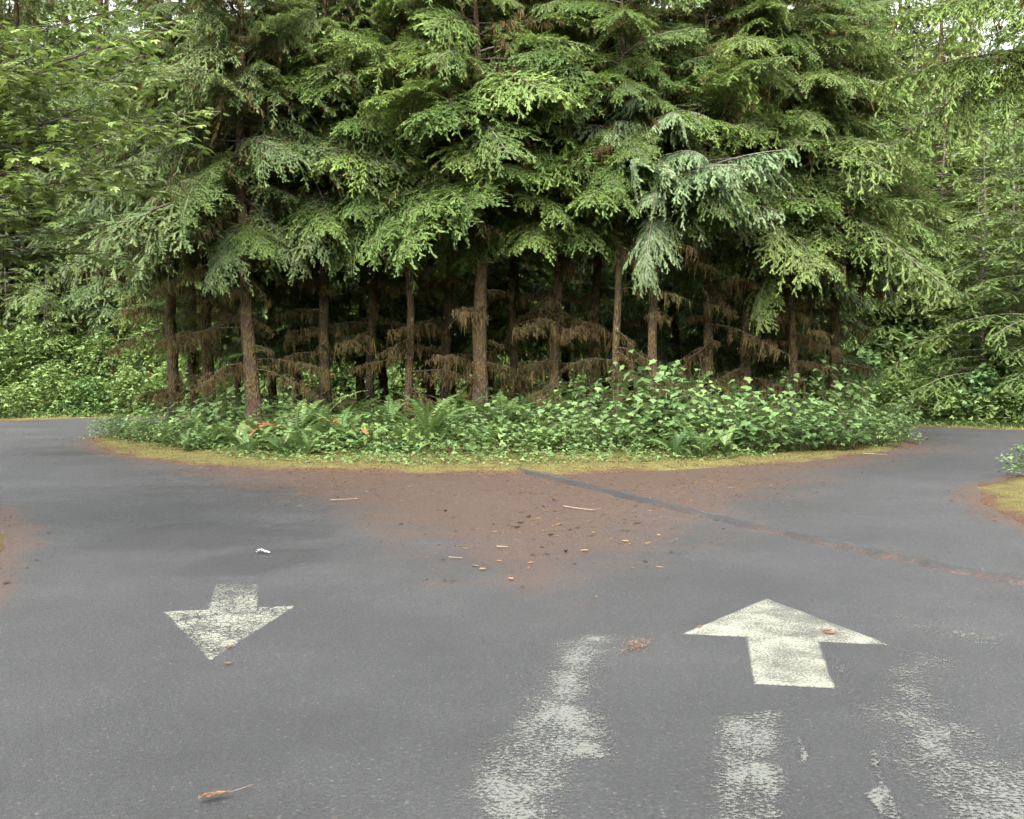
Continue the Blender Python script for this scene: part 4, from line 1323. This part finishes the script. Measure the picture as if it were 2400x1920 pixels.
# ------------------------------------------------------------------ sword ferns
def frond_mesh(seed, up, curl, mat, name='frond', n=34):
    r = np.random.default_rng(seed)
    ge = Geo()
    s = np.linspace(0, 1, 14)
    th = math.radians(up) - math.radians(curl) * s ** 1.3
    dx, dz_ = np.cos(th), np.sin(th)
    X = np.concatenate([[0], np.cumsum((dx[1:] + dx[:-1]) / 2 / 13)])
    Zc = np.concatenate([[0], np.cumsum((dz_[1:] + dz_[:-1]) / 2 / 13)])
    pts = np.stack([X, 0.03 * np.sin(s * 3 + seed), Zc], 1)
    ge.tube(pts, 0.005 * (1 - 0.8 * s) + 0.001, 3, 0, 0.2, 0.5, cap=False)
    t = np.linspace(0.10, 0.995, n)
    P = np.stack([np.interp(t, s, pts[:, k]) for k in range(3)], 1)
    tg = np.stack([np.interp(t, s, dx), np.zeros(n), np.interp(t, s, dz_)], 1)
    w = 0.115 * np.sin(np.pi * np.clip(t * 0.93 + 0.10, 0, 1)) ** 0.7 * (1 - 0.35 * t) + 0.008
    pin = np.array([(0, 0.0, 0), (0.25, 0.5, 0.0), (0.25, -0.5, 0.0), (0.7, 0.32, -0.05), (0.7, -0.32, -0.05), (1, 0, -0.14)], float)
    pt = np.array([(0, 1, 2), (1, 3, 2), (2, 3, 4), (3, 5, 4)])
    up_ = np.cross(tg, np.tile([0, 1., 0], (n, 1))) * -1
    for sg in (-1, 1):
        D = np.tile([0, 1.0 * sg, 0], (n, 1)) + 0.35 * tg + np.array([0, 0, 1]) * r.normal(-0.10, 0.12, n)[:, None]
        ge.add_inst(pin, pt, P, D, np.cross(tg, np.tile([0, 1., 0], (n, 1))) * -1, np.stack([w * r.uniform(0.9, 1.08, n), np.full(n, 0.024), w], 1), 0, 0.25 + 0.6 * t, r.uniform(0.2, 0.8, n))
    return ge.mesh(name, [mat])


FROND = [frond_mesh(1, 78, 75, M_FERN), frond_mesh(2, 68, 95, M_FERN), frond_mesh(3, 55, 95, M_FERN), frond_mesh(4, 40, 70, M_FERN), frond_mesh(5, 62, 60, M_FERN)]
DFROND = [frond_mesh(6, 62, 120, M_DEADF, 'dead_frond'), frond_mesh(7, 30, 70, M_DEADF, 'dead_frond')]


def fern(x, y, s, label, seed, nf=16, dead=(), upright=0.0):
    r = np.random.default_rng(seed)
    e = thing('sword_fern', label, 'fern', (x, y, gz(x, y) + 0.01), 'sword ferns of the island and banks', r.uniform(0, 6.28))
    for i in range(nf):
        a = 2.4 * i + r.normal(0, 0.25)
        ring = i / nf
        if upright > r.random():
            k = int(r.choice([0, 4]))
        else:
            k = 0 if ring < 0.25 else int(r.choice([1, 2, 4])) if ring < 0.6 else int(r.choice([1, 2, 3]))
        sc = s * r.uniform(0.8, 1.15)
        link('frond', FROND[k], e, Matrix.Rotation(a, 4, 'Z') @ Matrix.Rotation(r.normal(0, 0.2), 4, 'X') @ Matrix.Scale(sc, 4))
    for az, k in dead:
        link('dead_frond', DFROND[k], e, Matrix.Rotation(math.radians(az) - e.rotation_euler.z, 4, 'Z') @ Matrix.Scale(s * 1.05, 4))
    return e


ferns = [(690, 22.2, 1.15, ((200, 0), (-30, 1), (230, 0)), 0), (745, 23.0, 1.25, ((190, 0), (-60, 0)), 0), (805, 21.8, .95, ((-15, 1), (-50, 0)), 0), (620, 21.6, .7, (), .3), (585, 21.2, .6, (), .3), (560, 22.2, .7, (), 0), (660, 20.9, .62, (), 0), (720, 20.8, .6, (), .2),
         (1005, 21.6, 1.15, (), .75), (950, 21.0, .65, (), 0), (860, 21.1, .7, (), 0), (905, 23.4, 1.0, (), .3), (1080, 23.2, 1.05, (), .4), (1185, 22.4, 1.15, (), .5), (1240, 23.4, 1.1, (), .3), (1130, 20.9, .6, (), 0), (1580, 20.6, .75, (), 0),
         (1640, 20.7, .8, (), .1), (1700, 20.9, .65, (), 0), (500, 22.4, .65, (), .3), (440, 22.4, .55, (), .2), (1010, 24.6, 1.0, (), .3), (830, 24.6, 1.0, (), .2), (2150, 38.0, 1.5, (), .4), (2100, 39.2, 1.4, (), .3), (1985, 22.9, .7, (), 0)]
ferns.sort()
for i, (px, d, s, de, up) in enumerate(ferns):
    x = (px - 1200) / F_PX * d
    desc = 'with a dead orange frond' if de else 'with tall upright fronds' if up > .35 else 'with arching fronds' if s > .9 else 'with short low fronds'
    if px > 2000 and d > 30:
        lab = f'large sword fern on the right bank, {"outer" if px > 2120 else "inner"} of the two there'
    else:
        lab = f'sword fern {desc}, {ORD[i]} of the island ferns counted from the left'
    fern(x, d, s * 1.18, lab, 600 + i, 18 if s > .8 else 13, de, up)

# ------------------------------------------------------------------ stuff: ground cover, verge grass, needle litter
def ring_points(n, r, lo, hi, inside=True, box=(-13, 12, 17.5, 34)):
    out = []
    while sum(map(len, out)) < n:
        P = np.stack([r.uniform(box[0], box[1], 40000), r.uniform(box[2], box[3], 40000)], 1)
        d = sdf(P, ISLs) if inside else -sdf(P, OUTs)
        d = d + 0.22 * vnoise(P, 1.1, 12) + 0.12 * vnoise(P, 0.4, 13)
        out.append(P[(d > lo) & (d < hi)])
    return np.concatenate(out)[:n]


r = np.random.default_rng(91)
ge = Geo()
P = ring_points(19000, r, 1.15, 3.9)
zc, dc, _, _ = land_h(P)
hgt = r.uniform(0.01, 1, len(P)) ** 1.2 * np.clip(0.06 + 0.16 * (dc - 1.0), 0.04, 0.38)
X, Z = frames(len(P), r, 0.4)
P3 = np.column_stack([P, zc + 0.015 + hgt])
sz = np.clip(0.055 + 0.02 * (dc - 1), 0.05, 0.10) * r.uniform(0.6, 1.4, len(P))
pat = np.clip(0.45 + 0.5 * vnoise(P, 1.3, 15) + r.normal(0, 0.15, len(P)), 0, 1)
ge.add_inst(TRIFOL[0], TRIFOL[1], P3, X, Z, np.repeat(sz[:, None], 3, 1), 0, pat, r.uniform(0, 1, len(P)))
o = link('ground_cover', ge.mesh('ground_cover', [M_COVER]))
tag(o, 'low leafy ground cover fringing the island above the moss', 'ground cover', None, 'stuff')

ge = Geo()
P = ring_points(9000, r, 2.2, 6.5, True, (-11, 10, 20, 36))
zc, dc, _, _ = land_h(P)
X, Z = frames(len(P), r, 0.45)
ge.add_inst(TRIFOL[0], TRIFOL[1], np.column_stack([P, zc + r.uniform(0.05, 0.45, len(P))]), X, Z, np.repeat((0.13 * r.uniform(0.6, 1.3, len(P)))[:, None], 3, 1), 0, np.clip(r.normal(0.2, 0.2, len(P)), 0, 1), r.uniform(0, 1, len(P)))
o = link('undergrowth', ge.mesh('undergrowth', [M_SALM]))
tag(o, 'dim leafy undergrowth around the feet of the island trees', 'undergrowth', None, 'stuff')

BLADE = (np.array([(0, 0.5, 0), (0, -0.5, 0), (0.55, 0.32, 0.02), (0.55, -0.32, 0.02), (1, 0, -0.12)], float), np.array([(0, 1, 2), (1, 3, 2), (2, 3, 4)]))
ge = Geo()
for (n, box, lo, hi, hmax) in ((9000, (8, 19, 29, 41), 0.1, 1.7, 0.34), (5000, (-22, -9, 36, 46), 0.5, 1.8, 0.25), (1400, (4, 9.5, 9, 19), 0.25, 1.2, 0.08), (2500, (-8, -3.5, 5, 16), 0.15, 1.2, 0.10)):
    P = ring_points(n, r, lo, hi, False, box)
    zc, dc, _, _ = land_h(P)
    a = r.uniform(0, 6.28, n)
    X = np.stack([np.cos(a) * 0.5, np.sin(a) * 0.5, r.uniform(0.5, 1.4, n)], 1)
    Z = np.stack([-np.cos(a), -np.sin(a), np.full(n, 0.6)], 1)
    h = hmax * r.uniform(0.3, 1.0, n) * np.clip(dc / 0.8, 0.25, 1)
    ge.add_inst(BLADE[0], BLADE[1], np.column_stack([P, zc - 0.01]), X, Z, np.stack([h, np.full(n, 0.010 + 0.012 * hmax), h], 1), 0, np.clip(r.normal(0.4, 0.25, n), 0, 1), r.uniform(0, 1, n))
o = link('verge_grass', ge.mesh('verge_grass', [M_GRASS]))
tag(o, 'thin pale grass along the outer road verges', 'grass', None, 'stuff')

ge = Geo()
for (n, box, lo, hi) in ((3500, (8, 19, 29, 41), 0.6, 3.5), (4500, (-24, -9, 34, 48), 0.7, 3.5)):
    P = ring_points(n, r, lo, hi, False, box)
    zc, dc, _, _ = land_h(P)
    X, Z = frames(n, r, 0.4)
    ge.add_inst(TRIFOL[0], TRIFOL[1], np.column_stack([P, zc + r.uniform(0.05, 1, n) * np.clip(0.2 * dc, 0.1, 0.6)]), X, Z, np.repeat((0.15 * r.uniform(0.6, 1.3, n))[:, None], 3, 1), 0, np.clip(r.normal(0.55, 0.3, n), 0, 1), r.uniform(0, 1, n))
o = link('verge_weeds', ge.mesh('verge_weeds', [M_COVER]))
tag(o, 'low leafy weeds at the foot of the outer banks', 'weeds', None, 'stuff')

# moss cushions give the yellow-green rim its own relief
ge = Geo()
P = ring_points(26000, r, 0.05, 2.1)
zc, dc, _, _ = land_h(P)
n = len(P)
a = r.uniform(0, 6.28, n)
X = np.stack([np.cos(a), np.sin(a), r.uniform(0.1, 0.9, n)], 1)
Z = np.stack([-np.cos(a) * .3, -np.sin(a) * .3, np.ones(n)], 1)
s = r.uniform(0.012, 0.035, n)
ge.add_inst(LEAFLET[0], LEAFLET[1], np.column_stack([P, zc]), X, Z, np.stack([s, s, s], 1), 0, np.clip(0.5 + 0.5 * vnoise(P, 0.8, 18), 0, 1), r.uniform(0, 1, n))
M_RIM = leaf_mat('rim_moss', (0.050, 0.041, 0.016), (0.108, 0.104, 0.033), 0.1, rough=0.95, spec=0.05, obj_var=0.0)
o = link('moss_tufts', ge.mesh('moss_tufts', [M_RIM]))
tag(o, 'yellow green moss rim between island plants and asphalt', 'moss', None, 'stuff')

M_NEED = leaf_mat('fallen_needles', (0.030, 0.018, 0.012), (0.115, 0.066, 0.038), 0.0, rough=0.9, spec=0.1, obj_var=0.0)
ge = Geo()
P = np.stack([r.uniform(-12, 12, 150000), r.uniform(3.2, 30, 150000)], 1)
st, _ = road_masks(P)
cl = 0.5 + 0.5 * vnoise(P, 0.9, 21) * vnoise(P, 0.3, 22) + 0.35 * vnoise(P, 2.2, 23)
keep = (sdf(P, ISLs) < 0.1) & (sdf(P, OUTs) > -0.3) & (r.random(len(P)) < np.clip(0.02 + 1.2 * st * cl * np.clip(P[:, 1] / 9, 0.5, 1.2), 0, 1))
P = P[keep]
n = len(P)
a = r.uniform(0, 6.28, n)
X = np.stack([np.cos(a), np.sin(a), np.zeros(n)], 1)
NEED = (np.array([(0, 0.5, 0), (0, -0.5, 0), (1, 0.1, 0.2)], float), np.array([(0, 1, 2)]))
ge.add_inst(NEED[0], NEED[1], np.column_stack([P, np.full(n, 0.006)]), X, np.tile([0, 0, 1.], (n, 1)), np.stack([r.uniform(0.015, 0.05, n) * np.clip(P[:, 1] / 9, 0.6, 1.6), r.uniform(0.004, 0.011, n) * np.clip(P[:, 1] / 9, 0.6, 1.6), np.full(n, 0.03)], 1), 0, r.uniform(0, 1, n), r.uniform(0, 1, n))
big = (r.random(n) < 0.07) & (road_masks(P)[0] > 0.3)
PB = P[big]; nb = len(PB)
a = r.uniform(0, 6.28, nb)
FLAKE = (np.array([(-0.5, 0, 0), (-0.2, 0.5, 0.3), (-0.25, -0.45, 0.2), (0.3, 0.4, 0.5), (0.25, -0.5, 0.3), (0.5, 0.05, 0.1), (0, 0, 0.7)], float),
         np.array([(0, 2, 6), (2, 4, 6), (4, 5, 6), (5, 3, 6), (3, 1, 6), (1, 0, 6)]))
ge.add_inst(FLAKE[0], FLAKE[1], np.column_stack([PB, np.full(nb, 0.006)]), np.stack([np.cos(a), np.sin(a), np.zeros(nb)], 1), np.tile([0, 0, 1.], (nb, 1)),
            np.stack([r.uniform(0.03, 0.11, nb), r.uniform(0.01, 0.04, nb), r.uniform(0.008, 0.02, nb)], 1), 0, r.choice([0.0, 0.1, 0.2, 0.9, 1.0], nb), r.uniform(0, 1, nb))
o = link('needle_litter', ge.mesh('needle_litter', [M_NEED]))
tag(o, 'scattered brown conifer needles on the asphalt', 'needles', None, 'stuff')

# ------------------------------------------------------------------ single fallen things on the road
M_TWIG = plain_mat('pale_twig', (0.135, 0.105, 0.075), 0.85, 0.25)
M_CONE = plain_mat('dark_cone', (0.035, 0.022, 0.015), 0.8, 0.3)
M_CHIP = plain_mat('bark_chip', (0.14, 0.085, 0.045), 0.85, 0.25)
M_PAPER = plain_mat('white_scrap', (0.30, 0.32, 0.32), 0.6, 0.1)
M_RUST = plain_mat('dry_frond', (0.115, 0.062, 0.034), 0.9, 0.3)
M_BROWNB = plain_mat('brown_bark_chip', (0.10, 0.05, 0.03), 0.9, 0.3)


def twig(px, label, mat=M_TWIG, rad=0.006, name='fallen_twig', z=0.016):
    pts = np.array([(*ground_pt(*p), z + rad * 0.6) for p in px])
    c = pts.mean(0); c[2] = 0
    q = np.linspace(0, len(pts) - 1, 4 * len(pts))
    pp = np.column_stack([np.interp(q, np.arange(len(pts)), pts[:, k]) for k in range(3)]) - c
    pp[:, :2] += np.random.default_rng(int(px[0][0])).normal(0, 0.004, (len(pp), 2))
    ge = Geo(); ge.tube(pp, rad * (1 - 0.5 * np.linspace(0, 1, len(pp))), 5, 0)
    o = link(name, ge.mesh(name, [mat])); o.location = c
    return tag(o, label, 'twig')


def chip(px, label, L, W, H, mat, name, cat, rz=0.2, seed=0):
    x, y = ground_pt(*px)
    r = np.random.default_rng(seed)
    s = np.linspace(0, 1, 7)
    ge = Geo()
    rr = np.sin(np.pi * np.clip(s * 0.9 + 0.05, 0, 1)) ** 0.6
    a = np.linspace(0, 2 * np.pi, 8, endpoint=False)
    V = np.stack([np.repeat((s - 0.5)[:, None] * L, 8, 1), rr[:, None] * np.cos(a) * W / 2, rr[:, None] * np.sin(a) * H / 2 + H / 2], -1) * (1 + r.normal(0, 0.06, (7, 8, 3)))
    i = np.arange(6)[:, None] * 8; j = np.arange(8)[None]; j2 = (j + 1) % 8
    qd = np.stack([i + j, i + 8 + j, i + 8 + j2, i + j2], -1).reshape(-1, 4)
    ge.add(V.reshape(-1, 3), np.concatenate([qd[:, [0, 1, 2]], qd[:, [0, 2, 3]]]), 0)
    o = link(name, ge.mesh(name, [mat], True)); o.location = (x, y, 0.008); o.rotation_euler = (0, 0, rz)
    return tag(o, label, cat)


twig([(1322, 1191), (1352, 1196), (1390, 1200), (1411, 1196)], 'long pale bent twig on the brown needle carpet near the asphalt ridge', rad=0.010)
twig([(775, 1177), (810, 1175), (842, 1173)], 'pale straight twig at the left fringe of the brown needle carpet', M_TWIG, 0.012)
twig([(1165, 1287), (1190, 1287)], 'short pale stick below the middle of the brown needle carpet', rad=0.010)
twig([(1052, 1311), (1084, 1313)], 'thin pale twig near the point of the brown needle carpet', rad=0.006)
twig([(2022, 1070), (2050, 1071), (2080, 1073)], 'fallen twig on the moss at the right tip of the island', rad=0.012, z=0.05)
for i, (p, lb) in enumerate([((1466, 1272), 'tan bark chip right of the middle, nearest the asphalt ridge'), ((1370, 1294), 'tan bark chip with a dark notch in the middle of the road'),
                             ((1131, 1338), 'tan bark chip at the left flank of the needle carpet tip'), ((1197, 1361), 'small orange bark chip just above the ghost arrow')]):
    chip(p, lb, (.075, .08, .06, .05)[i], .03, .018, M_CHIP, 'bark_chip', 'bark chip', (0.1, 0.3, 0.2, -0.2)[i], i)
for i, (p, lb) in enumerate([((1220, 1228), 'upper of two dark cones lying close together on the needle carpet'), ((1212, 1239), 'lower of two dark cones lying close together on the needle carpet'),
                             ((1239, 1214), 'dark cone just above the close pair of cones'), ((1290, 1257), 'flat dark cone right of the close pair of cones'), ((1044, 1200), 'dark cone on the left part of the needle carpet'),
                             ((1326, 1296), 'dark cone left of the notched tan bark chip'), ((1297, 1174), 'dark cone left of the long bent twig')]):
    chip(p, lb, .065, .035, .03, M_CONE, 'fallen_cone', 'cone', 0.3 * i, 20 + i)
chip((1938, 1482), 'upper brown bark sliver on the right wing of the crisp arrow', .07, .02, .012, M_BROWNB, 'bark_sliver', 'bark chip', 0.3, 40)
chip((1946, 1488), 'lower brown bark sliver on the right wing of the crisp arrow', .08, .025, .014, M_BROWNB, 'bark_sliver', 'bark chip', -0.2, 41)
chip((1640, 1473), 'tiny brown chip on the left wing of the crisp arrow', .03, .02, .012, M_BROWNB, 'bark_chip', 'bark chip', 0.1, 42)
chip((536, 1521), 'brown chip on the edge of the cracked arrow head', .04, .02, .012, M_BROWNB, 'bark_chip', 'bark chip', -0.3, 43)
chip((534, 1560), 'brown sliver just below the tip of the cracked arrow', .05, .02, .012, M_BROWNB, 'bark_sliver', 'bark chip', 0.0, 44)
twig([(603, 1298), (612, 1295), (622, 1299), (633, 1301)], 'curled white scrap on the moist asphalt behind the cracked arrow', M_PAPER, 0.014, 'white_scrap')

# dried fern tip with its stalk in the foreground
c = np.array(ground_pt(510, 1880))
e = thing('dry_fern_tip', 'dried orange fern tip with a thin stalk lying in the near foreground', 'leaf', (c[0], c[1], 0.012), None, 0)
rr_ = np.random.default_rng(3)
ge = Geo()
A, B = np.array((*ground_pt(468, 1884), 0.016)) - np.array((*c, 0)), np.array((*ground_pt(542, 1872), 0.016)) - np.array((*c, 0))
n = 44
t = np.arange(n) / n
P = A + (B - A) * t[:, None]
d = (B - A) / np.linalg.norm(B - A)
sg = np.where(np.arange(n) % 2, 1, -1)
X = -0.6 * d[None] + sg[:, None] * np.array([-d[1], d[0], 0])[None] + rr_.normal(0, 0.25, (n, 3))
X[:, 2] = np.abs(X[:, 2]) * 0.5
ge.add_inst(LEAFLET[0], LEAFLET[1], P, X, np.tile([0, 0, 1.], (n, 1)) + rr_.normal(0, 0.3, (n, 3)), np.repeat((0.022 * np.sin(np.pi * (0.12 + 0.85 * t)) + 0.004)[:, None], 3, 1), 0)
link('leaf_tip', ge.mesh('leaf_tip', [M_RUST]), e)
st_px = [(530, 1874), (560, 1865), (580, 1858), (597, 1853)]
ge = Geo(); ge.tube(np.array([np.array((*ground_pt(*p), 0.012)) - np.array((*c, 0)) for p in st_px]), 0.0022, 4, 0)
link('stalk', ge.mesh('stalk', [M_TWIG]), e)

# a loose tuft of rust needles beside the ghost arrow
r = np.random.default_rng(14)
ge = Geo()
cx, cy = ground_pt(1492, 1520)
n = 130
P = np.stack([r.normal(0, 0.045, n), r.normal(0, 0.08, n), r.uniform(0.004, 0.02, n)], 1)
P[:, 0] += 0.35 * P[:, 1]
a = r.uniform(0, 6.28, n)
ge.add_inst(NEED[0], NEED[1], P, np.stack([np.cos(a), np.sin(a), np.zeros(n)], 1), np.tile([0, 0, 1.], (n, 1)), np.stack([r.uniform(0.02, 0.05, n), np.full(n, 0.005), np.full(n, 0.05)], 1), 0)
o = link('needle_tuft', ge.mesh('needle_tuft', [M_RUST])); o.location = (cx, cy, 0.008)
tag(o, 'loose tuft of rust coloured needles between ghost arrow and crisp arrow', 'needles', None, 'stuff')

# ------------------------------------------------------------------ maple overhanging the upper left corner
def at_px(x, y, d):
    return np.array([(x - 1200) / F_PX * d, d, CAM_H + (HZ - y) / F_PX * d])


mp_ = np.array([-7.9, 11.4, 0.0])
e = thing('maple_tree', 'maple whose pale leafy limbs hang into the upper left corner', 'tree', (mp_[0], mp_[1], gz(mp_[0], mp_[1]) - 0.05))
org = np.array(e.location)
r = np.random.default_rng(8)
ge = Geo()
s = np.linspace(0, 1, 9)
ge.tube(np.stack([0.5 * s ** 1.5, 0.05 * np.sin(s * 4), 4.0 * s - 0.2 * (s < 0.01)], 1), 0.16 * (1 - 0.55 * s), 9, 0)
link('trunk', ge.mesh('trunk', [M_BARKG], True), e)
ends = [(425, 45, 10.6), (380, 70, 9.6), (330, 140, 10.2), (405, 190, 10.0), (395, 165, 11.0), (300, 200, 9.6), (490, 262, 10.8), (480, 300, 10.2), (420, 330, 10.4), (380, 300, 9.4), (430, 420, 10.4), (370, 445, 10.0), (300, 400, 9.6), (250, 330, 9.2),
        (200, 260, 9.8), (150, 160, 9.6), (120, 60, 10.0), (230, 40, 9.8), (320, 20, 10.8), (180, 420, 9.4), (120, 350, 9.0), (60, 300, 9.6), (40, 180, 9.4), (300, 610, 10.2), (240, 590, 10.0), (180, 560, 9.6), (120, 500, 9.4), (60, 450, 9.4), (30, 560, 9.8), (200, 520, 10.6),
        (20, 60, 9.4), (90, 240, 10.4), (260, 130, 10.6), (350, 380, 10.8), (130, 610, 10.2)]
LP, LX, LZ = [], [], []
gw = Geo()
for i, ep in enumerate(ends):
    E = at_px(*ep) - org
    S = np.array([0.4 + r.uniform(-0.1, 0.2), r.normal(0, 0.1), r.uniform(2.4, 4.0)]) if E[2] > 3.6 else np.array([0.3, 0, r.uniform(1.8, 2.8)])
    mid = (S + E) / 2 + np.array([0, r.normal(0, 0.15), 0.35 + 0.25 * r.random()])
    q = np.linspace(0, 1, 10)[:, None]
    C_ = (1 - q) ** 2 * S + 2 * q * (1 - q) * mid + q * q * E
    C_[1:-1] += r.normal(0, 0.025, (8, 3))
    gw.tube(C_, 0.015 * (1 - 0.9 * q[:, 0]) + 0.0018, 5, 0)
    for k in range(26):
        t = 0.34 + 0.66 * (k + r.random()) / 26
        p = np.array([np.interp(t, q[:, 0], C_[:, j]) for j in range(3)])
        tang = C_[-1] - C_[4]; tang /= np.linalg.norm(tang)
        dv = tang * r.uniform(0.4, 1.0) + np.array([r.normal(0, 0.5), r.normal(0, 0.6), r.normal(-0.12, 0.28)])
        dv /= np.linalg.norm(dv)
        ln_ = r.uniform(0.15, 0.5) * (1.15 - 0.5 * t)
        u = np.linspace(0, 1, 4)
        tw = p + dv * (ln_ * u)[:, None]; tw[:, 2] -= 0.18 * ln_ * u * u
        gw.tube(tw, 0.0035 * (1 - 0.6 * u), 3, 0, cap=False)
        for j in range(8):
            v = (j + 1) / 8
            pp = np.array([np.interp(v, u, tw[:, c_]) for c_ in range(3)])
            aa = r.uniform(0, 6.28)
            hd = dv * 0.7 + np.array([math.cos(aa), math.sin(aa), 0]) * 0.9
            hd[2] = r.normal(-0.12, 0.16)
            pe = r.uniform(0.03, 0.08)
            LP.append(pp + hd / np.linalg.norm(hd) * pe); LX.append(hd); LZ.append(np.array([r.normal(0, 0.16), r.normal(-0.05, 0.16), 1.0]))
link('limb', gw.mesh('limb', [M_WOOD]), e)
LP, LX, LZ = np.array(LP), np.array(LX), np.array(LZ)
SZ = r.uniform(0.055, 0.105, len(LP))
vis = (LP[:, 0] + org[0]) / (LP[:, 1] + org[1]) * F_PX + 1200
rank = np.argsort(-(np.where(vis > 0, 1.0, 0.0) * SZ / (LP[:, 1] + org[1]) + 0.0015 * (vis > 250)))
top, rest = rank[:290], rank[290:]
for i in top:
    link('leaf', LEAVES_M[int(r.integers(0, 4))], e, leaf_matrix(LP[i], LX[i], LZ[i], SZ[i]))
ge = Geo()
ge.add_inst(MAPLE[0], MAPLE[1], LP[rest], LX[rest], LZ[rest], np.repeat(SZ[rest][:, None], 3, 1), 0, np.clip(r.normal(0.35, 0.3, len(rest)), 0, 1), r.uniform(0, 1, len(rest)))
f = link('foliage', ge.mesh('foliage', [M_MAPL]), e); f['kind'] = 'stuff'
